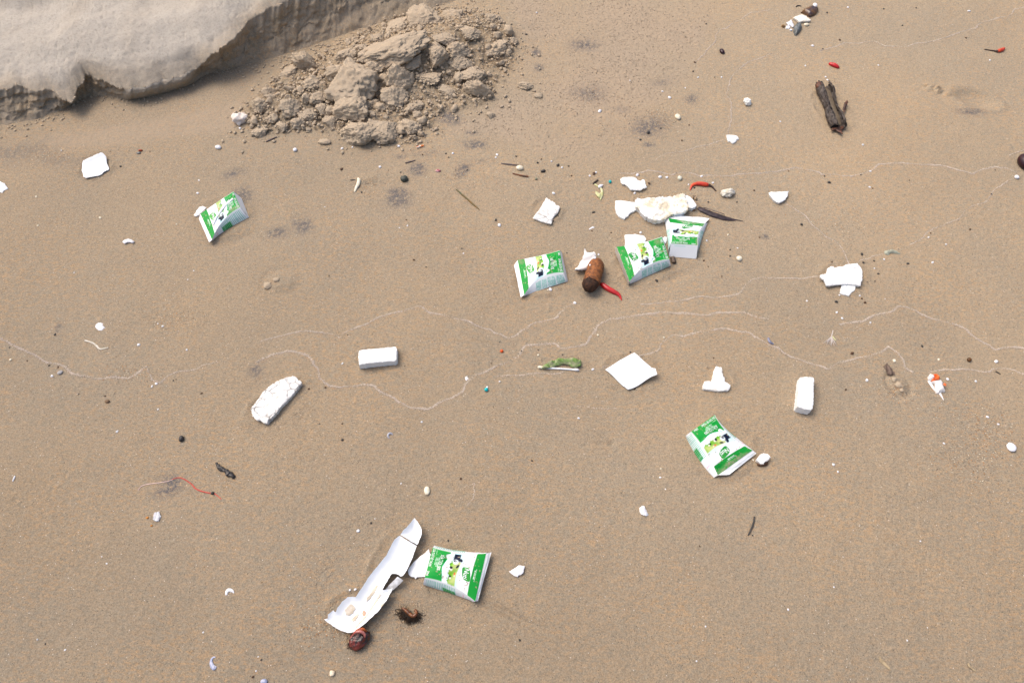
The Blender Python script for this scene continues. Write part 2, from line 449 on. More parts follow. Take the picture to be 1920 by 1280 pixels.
NS0 = float(par[[i for i, q in enumerate(ST) if q[0] == 215][0]]); NS1 = float(par[[i for i, q in enumerate(ST) if q[0] == 378][0]])
ker = np.exp(-np.linspace(-2, 2, 9) ** 2); ker /= ker.sum()
for k in range(3):
    Bi[:, k] = np.convolve(np.pad(Bi[:, k], 4, mode='edge'), ker, 'valid')
rag = .0065 * vnoise(ss / .021, ss * 0 + 5) + .0055 * vnoise(ss / .009, ss * 0 + 11)
back = np.array([-.42, .907, 0])
Ti = Ti + back * rag[:, None]
Ti[:, 2] += .004 * vnoise(ss / .03, ss * 0 + 3)
Ts = Ti.copy()
kb = np.exp(-np.linspace(-2, 2, 61) ** 2); kb /= kb.sum()
for _ in range(2):
    for k in range(3): Ts[:, k] = np.convolve(np.pad(Ts[:, k], 30, mode='edge'), kb, 'valid')
sel = np.clip((ss - par[1]) / .1, 0, 1) * np.clip((par[-3] - ss) / .1, 0, 1)
Ts = Ti * (1 - sel[:, None]) + Ts * sel[:, None]
rows = []; dry = []
K = 44
for k in range(K):
    w = k / K
    p = Bi * (1 - w) + Ti * w
    S2 = ss + 0 * w
    zz = p[:, 2]
    amp = math.sin(math.pi * min(1, w * .97 + .03))
    nose = sstep(NS0, NS0 + .06, ss) * sstep(NS1, NS1 - .05, ss)
    left_ = sstep(NS0 + .02, NS0 - .03, ss)
    cave = (.014 - .030 * nose) * amp
    fl = w * np.maximum(np.linalg.norm(Ti - Bi, axis=1), .03)
    S3 = S2 + .35 * fl
    strata = .004 * vnoise(fl / .012 + .6 * vnoise(S2 / .06, S2 * 0), S2 / .10) + .006 * fbm(S3, fl, .055, 3, 41) + .011 * fbm(S2 + .3 * fl, fl * 1.4, .024, 4, 42)
    strata = strata * (1 - .75 * nose + .5 * left_)
    p = p + back * (cave + strata * amp)[:, None]
    p[:, 2] += .010 * amp * (1 - .7 * nose) * fbm(S2 - .5 * fl, fl, .030, 4, 43) + .012 * nose * amp + .0025 * amp * vnoise(S2 / .006, fl / .006 + 7)
    rows.append(p); dry.append(np.clip(.10 + nose * (.05 + .35 * w) + .32 * float(sstep(.75, 1, w)) + .25 * fbm(S2, fl, .06, 2, 44), 0, 1))
dd = np.concatenate([[0], np.cumsum(np.minimum(.0042 * 1.012 ** np.arange(190), .03))])
dd = np.concatenate([dd, dd[-1] + np.cumsum(.03 * 1.18 ** np.arange(36))])
for d in dd:
    wb = 1 - math.exp(-d / .085)
    p = Ti * (1 - wb) + Ts * wb + back * d - back * rag[:, None] * max(0, (1 - math.exp(-d / .012)) - wb)
    rise = .018 * (1 - math.exp(-d / .045)) + .05 * (1 - math.exp(-d / .35)) - .06 * max(0, d - 2.0) / (1 + d) 
    x, y = p[:, 0], p[:, 1]
    f = min(1, d / .05)
    z = p[:, 2] * (1 - min(1, d / 1.2)) + .10 * min(1, d / 1.2) + rise
    z = z + f * (.036 * fbm(x + .4 * y, y - .3 * x, .26, 3, 51) + .0055 * fbm(x + .5 * y, y, .06, 4, 52)) + .0016 * fbm(x, y, .014, 2, 53) + .0006 * vnoise(x / .0052, y / .0052) - f * (rng.random(len(x)) < .05) * rng.uniform(.001, .0035, len(x))
    q = blob_mask(x, y, 45, 62, 85, 34, -8)             # trough between two slumped blocks
    z = z - .028 * np.exp(-q)
    q = blob_mask(x, y, 55, 8, 80, 18, -12)
    z = z - .034 * np.exp(-q)
    q = blob_mask(x, y, 270, 62, 40, 16, -35)
    z = z - .010 * np.exp(-q)
    p = np.stack([x, y, z], -1)
    rows.append(p); dry.append(np.clip(.42 + .58 * float(sstep(0, .09, d)) + .30 * fbm(x, y, .10, 3, 54), 0, 1))
P = np.stack(rows, 1)
bank = link("sand_bank", grid_mesh("sand_bank", P, {"dry": np.stack(dry, 1), "smudge": np.zeros(P.shape[:2]), "pit": np.zeros(P.shape[:2]), "drab": np.full(P.shape[:2], .55)}), mats=[SAND])
tag(bank, "pale dry sand bank with a ragged wave-cut edge", None, None, "structure")

# ---------------------------------------------------------------- heap of slumped sand
def lump_mesh(name, seed, sub=3, cuts=6, rough=.05, base=.22):
    bm = bmesh.new()
    bmesh.ops.create_icosphere(bm, subdivisions=sub, radius=1)
    r = random.Random(seed)
    pl = [(Vector((r.gauss(0, 1), r.gauss(0, 1), r.gauss(0, 1))).normalized(), r.uniform(.52, .82)) for _ in range(cuts)]
    off = Vector((seed * 3.1, seed * 1.7, 0))
    for v in bm.verts:
        p = v.co * (1 + base * mnoise.noise(v.co * 1.3 + off))
        for n, d in pl:
            e = p.dot(n) - d
            if e > 0: p = p - n * e * .92
        t1 = mnoise.noise(p * 2.6 + off); t2 = mnoise.noise(p * 6.5 + off); t3 = mnoise.noise(p * 14 + off); t4 = mnoise.noise(p * 30 + off)
        p = p * (1 + rough * (2.0 * t1 + 1.5 * t2 - 1.6 * max(0, .12 - abs(t2)) * 8 * .35 + 1.1 * t3 + .7 * t4))
        v.co = p
    me = bpy.data.meshes.new(name)
    bm.to_mesh(me); bm.free()
    me.polygons.foreach_set("use_smooth", [True] * len(me.polygons))
    me.materials.append(CLUMP)
    return me

hc = place(720, 150)
heap = empty("fallen_sand_heap", tuple(hc), "heap of crumbled moist sand lumps fallen from the bank edge", "sand heap")
BIGM = [lump_mesh("sand_clump_big", 100 + i, 5, 6, .085) for i in range(7)]
SMLM = [lump_mesh("sand_clump_small", 200 + i, 3, 4, .13) for i in range(9)]
# (px, py, length, depth across, height factor, turn) in photo pixels
BIG = [(735, 100, 116, 48, .5, 27), (660, 160, 84, 66, .62, 48), (795, 46, 64, 50, .55, -25), (745, 56, 56, 40, .5, 40), (665, 212, 66, 46, .7, 25), (750, 157, 36, 38, .95, -40),
       (738, 188, 48, 36, .7, 15), (675, 253, 58, 34, .75, 5), (722, 248, 52, 40, .6, -15), (574, 124, 32, 34, .9, 60), (543, 138, 38, 20, .7, 10), (636, 138, 42, 24, .7, 35),
       (588, 160, 40, 20, .7, -5), (546, 207, 36, 28, .8, 10), (490, 202, 26, 22, .9, 0), (580, 217, 32, 20, .8, 15), (607, 207, 26, 18, .8, 0), (768, 122, 54, 24, .7, 25),
       (822, 110, 44, 36, .75, -30), (858, 99, 42, 28, .75, 10), (860, 123, 34, 22, .8, -20), (806, 97, 26, 20, .8, 20), (886, 142, 46, 30, .6, 20), (896, 176, 26, 36, .8, 70),
       (930, 93, 48, 22, .6, 25), (850, 32, 44, 22, .5, 10), (925, 38, 34, 18, .6, -15), (962, 80, 16, 12, .8, 0), (985, 162, 24, 14, .6, 0), (1010, 180, 15, 10, .6, 0),
       (920, 217, 14, 10, .7, 0), (489, 248, 30, 18, .7, 0), (531, 240, 26, 16, .7, -10), (563, 233, 32, 20, .7, 0), (608, 266, 19, 10, .4, 0), (768, 240, 38, 26, .6, 0),
       (711, 76, 24, 18, .8, 0), (622, 231, 28, 18, .8, 20), (695, 197, 30, 20, .8, 0), (806, 148, 52, 30, .35, 10), (700, 130, 34, 22, .7, 0), (600, 185, 30, 18, .7, 25),
       (650, 108, 34, 22, .7, 30), (835, 75, 40, 24, .6, 15), (880, 65, 36, 24, .55, 0), (780, 200, 30, 20, .6, 0), (840, 175, 32, 22, .5, 0), (515, 225, 22, 16, .8, 0), (505, 178, 24, 18, .8, 0)]
for i, (px, py, L, D, hf, ang) in enumerate(BIG):
    p = place(px, py); s = scale_at(px, py)
    o = link("clump", BIGM[i % 7], parent=heap)
    a, b = L * .60 / s, D * .76 / s
    hgt = b * hf * .95
    o.location = Vector(p) - Vector(hc) + Vector((0, 0, hgt * .30))
    o.scale = (a, b, hgt)
    o.rotation_euler = (random.uniform(-.22, .22), random.uniform(-.22, .22), math.radians(ang))
def heap_ok(x, y): return bool(inside(np.array([x]), np.array([y]), HEAP)[0])
BANK_LIP, BANK_FOOT = Ti, Bi
bx = [p[0] for p in HEAP]; by = [p[1] for p in HEAP]
n = 0
while n < 245:
    x, y = random.uniform(min(bx), max(bx)), random.uniform(min(by), max(by))
    if not heap_ok(x, y): continue
    s = .005 + .014 * random.random() ** 1.7
    o = link("clump", SMLM[n % 9], parent=heap)
    z = float(ground_h(x, y)) + s * random.uniform(.1, .6)
    o.location = Vector((x, y, z)) - Vector(hc)
    o.scale = (s * random.uniform(.8, 1.5), s * random.uniform(.7, 1.1), s * random.uniform(.6, 1.0))
    o.rotation_euler = (random.uniform(-.6, .6), random.uniform(-.6, .6), random.uniform(0, 6.3))
    n += 1
# crumbs: thousands of tiny bits in one mesh
ico = bmesh.new(); bmesh.ops.create_icosphere(ico, subdivisions=1, radius=1)
ICO_V = np.array([v.co[:] for v in ico.verts]); ICO_F = np.array([[v.index for v in f.verts] for f in ico.faces]); ico.free()
bmesh_t = bmesh.new(); bmesh.ops.create_icosphere(bmesh_t, subdivisions=1, radius=1); bmesh_t.free()
OCV = np.array([(1, 0, 0), (-1, 0, 0), (0, 1, 0), (0, -1, 0), (0, 0, 1), (0, 0, -1)], float)
OCF = np.array([(0, 2, 4), (2, 1, 4), (1, 3, 4), (3, 0, 4), (2, 0, 5), (1, 2, 5), (3, 1, 5), (0, 3, 5)])
def scatter(name, pts, sizes, mat, parent=None, flat=.8, rel=(0, 0, 0)):
    ICV, ICF = (ICO_V, ICO_F) if 'crumbs' in name else (OCV, OCF)
    N = len(pts); r = np.random.default_rng(N)
    V = ICV[None] * (1 + .28 * (r.random((N, len(ICV), 1)) - .5) * 2) * sizes[:, None, None]
    V = V * np.stack([r.uniform(.8, 1.4, N), r.uniform(.7, 1.1, N), r.uniform(.6, 1.0, N) * flat], -1)[:, None, :]
    a = r.uniform(0, 6.28, N); ca, sa = np.cos(a)[:, None], np.sin(a)[:, None]
    V = np.stack([V[..., 0] * ca - V[..., 1] * sa, V[..., 0] * sa + V[..., 1] * ca, V[..., 2]], -1) + (pts - np.array(rel))[:, None, :]
    Fc = (ICF[None] + (np.arange(N) * len(ICV))[:, None, None]).reshape(-1, 3)
    me = bpy.data.meshes.new(name)
    me.vertices.add(N * len(ICV)); me.vertices.foreach_set("co", V.reshape(-1).astype(np.float32))
    me.loops.add(Fc.size); me.loops.foreach_set("vertex_index", Fc.reshape(-1).astype(np.int32))
    me.polygons.add(len(Fc)); me.polygons.foreach_set("loop_start", (np.arange(len(Fc)) * 3).astype(np.int32))
    me.update(calc_edges=True)
    o = link(name, me, parent=parent, mats=[mat]); o["kind"] = "stuff"
    return o
cx = rng.uniform(min(bx) - .05, max(bx) + .09, 26000); cy = rng.uniform(min(by) - .05, max(by) + .03, 26000)
ins = inside(cx, cy, HEAP); dst = seg_dist(cx, cy, HEAP, True)
keep = ins | (rng.random(len(cx)) < .6 * np.exp(-dst / .030))
cx, cy = cx[keep][:5200], cy[keep][:5200]
sz = .0012 + .0058 * rng.random(len(cx)) ** 3.0
cz = ground_h(cx, cy) + sz * .3 + np.where(inside(cx, cy, HEAP), .014 * rng.random(len(cx)), 0)
scatter("crumbs", np.stack([cx, cy, cz], -1), sz, CLUMP, heap, rel=hc)

# dark grains put in as pit shade and pale coarse grains, lying in the rain-pitted ground and below the bank, crumbs along the bank's edge
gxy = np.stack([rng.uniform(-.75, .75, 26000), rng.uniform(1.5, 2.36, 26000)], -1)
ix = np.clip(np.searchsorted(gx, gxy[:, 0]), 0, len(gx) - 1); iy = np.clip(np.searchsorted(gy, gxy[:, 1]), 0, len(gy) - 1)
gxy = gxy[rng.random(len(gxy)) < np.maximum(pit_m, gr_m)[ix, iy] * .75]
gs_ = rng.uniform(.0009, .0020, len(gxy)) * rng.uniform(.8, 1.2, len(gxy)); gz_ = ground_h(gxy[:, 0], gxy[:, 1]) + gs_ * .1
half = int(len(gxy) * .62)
DARKG = simple("dark_grit_and_pit_shade", (.15, .12, .09), (.21, .168, .122), 300, .85, 0)
tag(scatter("pit_shade_grains", np.column_stack([gxy, gz_])[:half], gs_[:half] * .9, DARKG, None, .6), "dark grains painting in the shade of the sand pits right of the heap", "sand grains", None, "stuff")
tag(scatter("pale_grains", np.column_stack([gxy, gz_])[half:], gs_[half:] * 1.3, CLUMP, None, .6), "pale coarse grains dotting the pitted sand right of the heap", "sand grains", None, "stuff")
PATCH = [(1850, 815, 75, 62, 520), (1800, 870, 80, 40, 260), (690, 350, 40, 22, 160), (1680, 735, 34, 22, 160), (1560, 420, 90, 40, 240), (250, 700, 50, 18, 160), (620, 1175, 60, 30, 260), (330, 600, 50, 22, 160), (90, 290, 60, 22, 200), (1180, 460, 60, 30, 160), (880, 340, 120, 30, 260), (1240, 225, 40, 30, 260), (1100, 180, 36, 22, 160)]
for mt, nm, lb, fr, s0 in ((DARKG, "dark_grit", "dark grit in loose patches across the moist sand", .5, .0008), (CREAM, "shell_grit", "cream shell grit in loose patches across the moist sand", .28, .0007), (simple("ginger_grains", (.42, .20, .07), None, rough=.7, bump=0), "ginger_grit", "ginger grains in loose patches across the moist sand", .35, .0008)):
    gl = []
    for px, py, rx, ry, n_ in PATCH:
        m = int(n_ * fr); c_ = G(px, py); sc_l = scale_at(px, py)
        gl.append(np.stack([c_[0] + rng.normal(0, .5, m) * rx / sc_l, c_[1] + rng.normal(0, .5, m) * ry * 1.15 / sc_l], -1))
    gl = np.concatenate(gl); z_ = ground_h(gl[:, 0], gl[:, 1])
    tag(scatter(nm, np.column_stack([gl, z_ + .0002]), s0 * rng.uniform(.7, 1.9, len(gl)), mt, None, .7), lb, "grit", None, "stuff")
k1 = rng.integers(40, len(ss) - 60, 1500); q1 = Ti[k1] + np.array([-.42, .907, 0]) * np.abs(rng.normal(0, .010, (len(k1), 1))) + np.array([0, 0, .0015]); s1 = .0007 + .0030 * rng.random(len(k1)) ** 3
k2 = rng.integers(40, len(ss) - 60, 1500); q2 = Bi[k2] - np.array([-.42, .907, 0]) * (np.abs(rng.normal(0, .028, (len(k2), 1))) - .006); s2 = .0007 + .0038 * rng.random(len(k2)) ** 3
q2[:, 2] = ground_h(q2[:, 0], q2[:, 1]) + s2 * .3
tag(scatter("bank_crumbs", np.concatenate([q1, q2]), np.concatenate([s1, s2]), CLUMP, None, .8), "loose sand crumbs along the lip and foot of the sand bank", "sand crumbs", None, "stuff")

# ---------------------------------------------------------------- thin pale lines of grit left by the wash
LINES = [[(-5, 632), (40, 660), (92, 683), (140, 693), (190, 710), (237, 708), (258, 694), (270, 686)],
         [(275, 690), (280, 712), (293, 717), (310, 705), (330, 698), (370, 690), (410, 682)], [(485, 640), (530, 627), (570, 622), (600, 623), (640, 636)],
         [(640, 625), (690, 603), (725, 588), (740, 584), (760, 585), (790, 576), (830, 585), (865, 600), (910, 617), (948, 634), (965, 628), (1000, 608), (1050, 590), (1080, 570)],
         [(478, 680), (505, 665), (530, 659), (570, 667), (585, 680), (597, 693), (600, 712), (620, 716), (645, 721), (680, 720), (700, 726), (730, 745), (760, 763), (802, 768), (845, 745), (880, 718), (915, 695), (945, 678), (985, 652), (1020, 645), (1040, 645), (1060, 654), (1095, 645), (1120, 615), (1150, 602), (1190, 595), (1240, 589), (1300, 592), (1350, 588), (1400, 590), (1440, 600)],
         [(925, 705), (1000, 702), (1090, 699)], [(1128, 688), (1180, 676), (1230, 655), (1262, 632), (1300, 620), (1350, 617), (1395, 622), (1435, 645), (1455, 652), (1480, 670), (1510, 680), (1560, 692), (1590, 676), (1640, 657), (1670, 654), (1688, 664), (1692, 690), (1720, 698)],
         [(1160, 324), (1180, 326), (1210, 321), (1255, 328), (1330, 325), (1372, 331), (1400, 325), (1450, 322), (1490, 316), (1520, 320), (1550, 328), (1600, 329), (1630, 316), (1670, 307), (1700, 306), (1760, 311), (1790, 318), (1826, 329), (1842, 320), (1868, 315), (1888, 318), (1905, 326)],
         [(1895, 335), (1865, 352), (1840, 380), (1800, 405), (1760, 424), (1700, 460)], [(1660, 475), (1630, 481), (1605, 492)],
         [(1470, 380), (1505, 405), (1518, 425), (1545, 444), (1565, 452), (1580, 466), (1596, 492)],
         [(1538, 517), (1500, 522), (1470, 524), (1430, 520), (1412, 528), (1390, 545), (1350, 555), (1290, 560), (1200, 572)],
         [(1572, 608), (1610, 602), (1650, 588), (1690, 577), (1740, 588), (1790, 607), (1812, 620), (1840, 643), (1862, 655), (1890, 650), (1925, 654)],
         [(1738, 698), (1770, 692), (1840, 697), (1880, 694), (1925, 695)], [(1364, 250), (1366, 215), (1364, 180), (1370, 150), (1380, 132), (1410, 113), (1445, 100)],
         [(1300, 120), (1330, 85), (1350, 60), (1375, 42), (1410, 24), (1440, 18)], [(1535, 96), (1560, 88), (1580, 82), (1640, 80), (1700, 87), (1745, 77), (1800, 62), (1850, 42), (1925, 12)],
         [(1355, 262), (1310, 275), (1260, 288), (1230, 300)], [(1890, 292), (1905, 285), (1925, 278)], [(1080, 760), (1110, 765), (1150, 768)], [(860, 918), (885, 905), (880, 935), (870, 950)]]
WID = [1.3, .7, .8, 1.0, 1.3, .6, 1.0, 1.1, .6, .5, .9, .8, 1.3, .9, .9, .8, .9, .6, .7, .3, .3]
pp = []; szs = []
for ln, w in zip(LINES, WID):
    pts = np.array([place(*q)[:2] for q in ln])
    seg = np.linalg.norm(np.diff(pts, axis=0), axis=1); cum = np.concatenate([[0], np.cumsum(seg)])
    N = int(cum[-1] * 5200 * w)
    t = rng.uniform(0, cum[-1], N)
    dens = .45 + .55 * vnoise(t / .05, t * 0 + 3 + w)
    t = t[rng.random(N) < np.clip(dens + .35, .12, 1)]; N = len(t)
    x = np.interp(t, cum, pts[:, 0]); y = np.interp(t, cum, pts[:, 1])
    x = x + .010 * vnoise(t / .045, t * 0 + 9) + .0018 * vnoise(t / .014, t * 0 + 2); y = y + .009 * vnoise(t / .05, t * 0 + 19) + .0018 * vnoise(t / .016, t * 0 + 6)
    x = x + rng.normal(0, .0009 * (.5 + w), N); y = y + rng.normal(0, .0009 * (.5 + w), N)
    s = rng.uniform(.0005, .0011, N)
    pp.append(np.stack([x, y, ground_h(x, y) + s * .2], -1)); szs.append(s)
fo = scatter("foam_residue", np.concatenate(pp), np.concatenate(szs), RESIDUE, None, .6)
tag(fo, "thin pale wavy lines of dried foam grit on the sand", "foam residue", None, "stuff")

# ---------------------------------------------------------------- builders for flat litter, tubes and lumps
def cells(x, y, s, seed=0):
    """distance to the edges of irregular crackle cells of about size s"""
    x = np.asarray(x) / s + 50; y = np.asarray(y) / s + 50
    xi = np.floor(x).astype(int); yi = np.floor(y).astype(int)
    d = []
    for i in (-1, 0, 1):
        for j in (-1, 0, 1):
            a = xi + i; b = yi + j
            jx = TAB[(a + seed * 7) & 255, (b + 31) & 255] * .5 + .5; jy = TAB[(a + 91) & 255, (b + seed * 5) & 255] * .5 + .5
            d.append(np.hypot(a + jx - x, b + jy - y))
    d = np.sort(np.array(d), 0)
    return d[1] - d[0]

def shard(name, label, cat, pts, thick, mat, group=None, parent=None, org=None, jag=.0006, rnd=.002, rough=.0006, curl=None, lift=0.0, step=None,
          crack=None, under=None, top_extra=None, sink=.001, smooth_px=False, gz=None):
    """a piece with the outline seen in the photo, at its own spot, with real thickness.
    curl(u,v,d): extra height of the whole sheet, u,v in -1..1, d = distance to its rim (m)"""
    if parent is not None: org = np.array(org)
    c0 = np.mean(np.array(pts), 0)
    if gz is None: gz = float(place(*c0)[2])
    W = np.array([G(px, py, gz + thick + lift)[:2] for px, py in pts])
    cen = W.mean(0)
    size = np.ptp(W, axis=0).max()
    step = step or max(size / 16, .0022)
    # dense, slightly nibbled rim
    rim = []
    n = len(W)
    for i in range(n):
        a, b = W[i], W[(i + 1) % n]; L = np.linalg.norm(b - a); k = max(1, int(L / step))
        for q in range(k): rim.append(a + (b - a) * q / k)
    rim = np.array(rim)
    if smooth_px:
        for _ in range(2): rim = .25 * np.roll(rim, 1, 0) + .5 * rim + .25 * np.roll(rim, -1, 0)
    rr = np.random.default_rng(int(abs(c0[0] * 13 + c0[1] * 7)))
    rim = rim + rr.normal(0, 1, rim.shape) * jag
    gx_, gy_ = np.meshgrid(np.arange(rim[:, 0].min(), rim[:, 0].max(), step), np.arange(rim[:, 1].min(), rim[:, 1].max(), step))
    g = np.stack([gx_.ravel(), gy_.ravel()], -1); g = g + rr.uniform(-.3, .3, g.shape) * step
    if len(g):
        ok = inside(g[:, 0], g[:, 1], rim)
        ok &= seg_dist(g[:, 0], g[:, 1], rim, True) > step * .45
        g = g[ok]
    allp = np.concatenate([rim, g]) if len(g) else rim
    vs_, _, fs_, *_r = delaunay_2d_cdt([Vector(p) for p in allp], [(i, (i + 1) % len(rim)) for i in range(len(rim))], [], 1, 1e-7)
    P2 = np.array([v[:] for v in vs_]); fs_ = [list(f) for f in fs_]
    # outward facing up
    def area(f):
        return sum(P2[f[i]][0] * P2[f[(i + 1) % len(f)]][1] - P2[f[(i + 1) % len(f)]][0] * P2[f[i]][1] for i in range(len(f)))
    fs_ = [f if area(f) > 0 else f[::-1] for f in fs_]
    cnt = {}
    for f in fs_:
        for i in range(len(f)):
            cnt[(f[i], f[(i + 1) % len(f)])] = 1
    bnd = [e for e in cnt if (e[1], e[0]) not in cnt]
    d = seg_dist(P2[:, 0], P2[:, 1], rim, True)
    u = (P2[:, 0] - cen[0]) / (np.ptp(rim[:, 0]) / 2 + 1e-9); v = (P2[:, 1] - cen[1]) / (np.ptp(rim[:, 1]) / 2 + 1e-9)
    base = (np.array([curl(a, b, c) for a, b, c in zip(u, v, d)]) if curl else 0 * d) + lift
    top = base + thick - min(rnd, thick * .8) * np.exp(-d / max(rnd, 1e-4) * 1.3) * (1 if rnd else 0)
    top = top + rough * fbm(P2[:, 0], P2[:, 1], .006, 2, c0[0] % 7) * 1.6 + rough * 2 * fbm(P2[:, 0], P2[:, 1], .03, 2, c0[1] % 5)
    if crack:
        cs, cd, cw = crack
        e = cells(P2[:, 0] + .3 * cs * vnoise(P2[:, 0] / cs, P2[:, 1] / cs), P2[:, 1], cs, int(c0[0]) % 9)
        crk_ = np.clip(1 - e / cw, 0, 1) * np.clip(.55 + .9 * fbm(P2[:, 0], P2[:, 1], cs * 2.5, 2, 3), 0, 1)
        top = top - cd * crk_ + .5 * cd * fbm(P2[:, 0], P2[:, 1], cs * 1.5, 2, 4)
    if top_extra is not None: top = top + top_extra(P2[:, 0], P2[:, 1], u, v, d)
    N = len(P2)
    inset = (cen - P2) * (under if under else 0)
    Vt = np.column_stack([P2, top]); Vb = np.column_stack([P2 + inset, base - sink])
    extra = np.zeros((0, 3)); Fs = [f for f in fs_] + [[q + N for q in f[::-1]] for f in fs_]
    Fs += [[b, a, a + N, b + N] for a, b in bnd]
    V = np.concatenate([Vt, Vb]); V[:, 2] += gz
    o0 = np.array([cen[0], cen[1], gz])
    V = V - o0
    me = mesh_from(name, V, Fs, True, 42)
    if crack:
        at = me.attributes.new("crk", 'FLOAT', 'POINT'); at.data.foreach_set("value", np.concatenate([crk_, crk_ * 0]).astype(np.float32))
    o = link(name, me, tuple(o0), mats=[mat])
    if parent is not None:
        o.location = tuple(o0 - org); o.parent = parent
        if label: o["label"] = label
    else: tag(o, label, cat, group)
    return o

def tube_geo(path, radii, seg=10, flat=1.0, caps=True):
    path = [Vector(p) for p in path]; n = len(path); V = []; Fs = []
    for i, p in enumerate(path):
        t = (path[min(i + 1, n - 1)] - path[max(i - 1, 0)]).normalized()
        sx = t.cross(Vector((0, 0, 1)))
        if sx.length < 1e-4: sx = Vector((1, 0, 0))
        sx.normalize(); sz_ = sx.cross(t).normalized()
        for k in range(seg):
            a = 2 * math.pi * k / seg
            V.append(p + sx * math.cos(a) * radii[i] + sz_ * math.sin(a) * radii[i] * flat)
    for i in range(n - 1):
        for k in range(seg):
            a = i * seg + k; b = i * seg + (k + 1) % seg
            Fs.append([a, a + seg, b + seg, b])
    if caps:
        Fs.append(list(range(seg))); Fs.append([(n - 1) * seg + k for k in range(seg)][::-1])
    return V, Fs

def resample(pts, rad, n):
    pts = np.array(pts, float); m = len(pts)
    t = np.linspace(0, m - 1, n); out = []
    for q in t:
        i = min(int(q), m - 2); f = q - i
        p0, p1, p2, p3 = pts[max(i - 1, 0)], pts[i], pts[i + 1], pts[min(i + 2, m - 1)]
        out.append(.5 * ((2 * p1) + (p2 - p0) * f + (2 * p0 - 5 * p1 + 4 * p2 - p3) * f * f + (3 * p1 - p0 - 3 * p2 + p3) * f ** 3))
    return np.array(out), np.interp(t, np.arange(m), rad)

def tube(name, label, cat, px_pts, px_rad, mat, n=24, seg=10, flat=1.0, rough=.0, embed=.35, group=None, parent=None, org=None, zoff=None):
    """rod along photo positions; radii in photo pixels"""
    s = scale_at(*px_pts[len(px_pts) // 2])
    r = np.array(px_rad, float) / s
    pts = [place(p[0], p[1], r[i] * flat * (1 - embed)) + np.array([0, 0, zoff[i] if zoff else 0]) for i, p in enumerate(px_pts)]
    P, R = resample(pts, r, n)
    V, Fs = tube_geo(P, R, seg, flat)
    V = np.array([v[:] for v in V])
    if rough:
        k = np.array([mnoise.noise(Vector(v) * 140) + .5 * mnoise.noise(Vector(v) * 330) for v in V])
        ctr = np.repeat(P, seg, 0); V = ctr + (V - ctr) * (1 + rough * k)[:, None]
    o0 = P[len(P) // 2].copy()
    me = mesh_from(name, V - o0, Fs, True, 50)
    o = link(name, me, tuple(o0), mats=[mat])
    if parent is not None:
        o.location = tuple(o0 - np.array(org)); o.parent = parent
        if label: o["label"] = label
    else: tag(o, label, cat, group)
    return o

def lump(name, label, cat, px, py, rx, ry, mat, ang=0, hz=.7, seed=1, rough=.12, sub=3, cuts=0, group=None, embed=.35, parent=None, org=None, dz=0.0):
    """rounded or knobbly bit; radii in photo pixels (ry is its depth as seen)"""
    s = scale_at(px, py)
    bm = bmesh.new(); bmesh.ops.create_icosphere(bm, subdivisions=sub, radius=1)
    r = random.Random(seed + int(px)); off = Vector((r.random() * 20, r.random() * 20, r.random() * 20))
    pl = [(Vector((r.gauss(0, 1), r.gauss(0, 1), r.gauss(0, 1))).normalized(), r.uniform(.6, .85)) for _ in range(cuts)]
    a, b = rx / s, ry / s * 1.1
    c = hz * min(a, b)
    for v in bm.verts:
        p = v.co * (1 + rough * (mnoise.noise(v.co * 1.6 + off) + .6 * mnoise.noise(v.co * 4 + off)))
        for n, d in pl:
            e = p.dot(n) - d
            if e > 0: p = p - n * e * .9
        v.co = Vector((p.x * a, p.y * b, p.z * c))
    me = bpy.data.meshes.new(name); bm.to_mesh(me); bm.free()
    me.polygons.foreach_set("use_smooth", [True] * len(me.polygons))
    if cuts: me.set_sharp_from_angle(angle=math.radians(40))
    me.materials.append(mat)
    p = place(px, py, c * (1 - embed)) + np.array([0, 0, dz])
    o = link(name, me, tuple(p))
    o.rotation_euler = (0, 0, math.radians(ang))
    if parent is not None:
        o.location = tuple(p - np.array(org)); o.parent = parent
        if label: o["label"] = label
    else: tag(o, label, cat, group)
    return o

# ---------------------------------------------------------------- printed milk pouches
WHITE = np.array([.78, .80, .81]); GREEN = np.array([.007, .295, .040]); NAVY = np.array([.002, .007, .026])
PACK = NT("pouch_print"); PACK.out(PACK.attr("Col", "Color"), .5, PACK.bump(PACK.noise(PACK.coords(), 70, 3, .55), .25, .002), .18)
PACK = PACK.m
INKW = simple("white_ink", (.80, .82, .82), None, rough=.4, bump=0)
INKG = simple("green_ink", (.012, .30, .05), None, rough=.4, bump=0)
INKL = simple("logo_green_ink", (.012, .25, .035), (.05, .36, .04), 30, .4, 0)

def over(c, m, col):
    m = np.clip(m, 0, 1)[..., None]
    return c * (1 - m) + np.asarray(col) * m
def ell(u, v, cu, cv, ru, rv, ang=0, soft=.25):
    a = math.radians(ang); du = (u - cu); dv = (v - cv) * 1.28
    x = (du * math.cos(a) + dv * math.sin(a)) / ru; y = (-du * math.sin(a) + dv * math.cos(a)) / (rv * 1.28)
    return sstep(1 + soft, 1 - soft, np.sqrt(x * x + y * y))

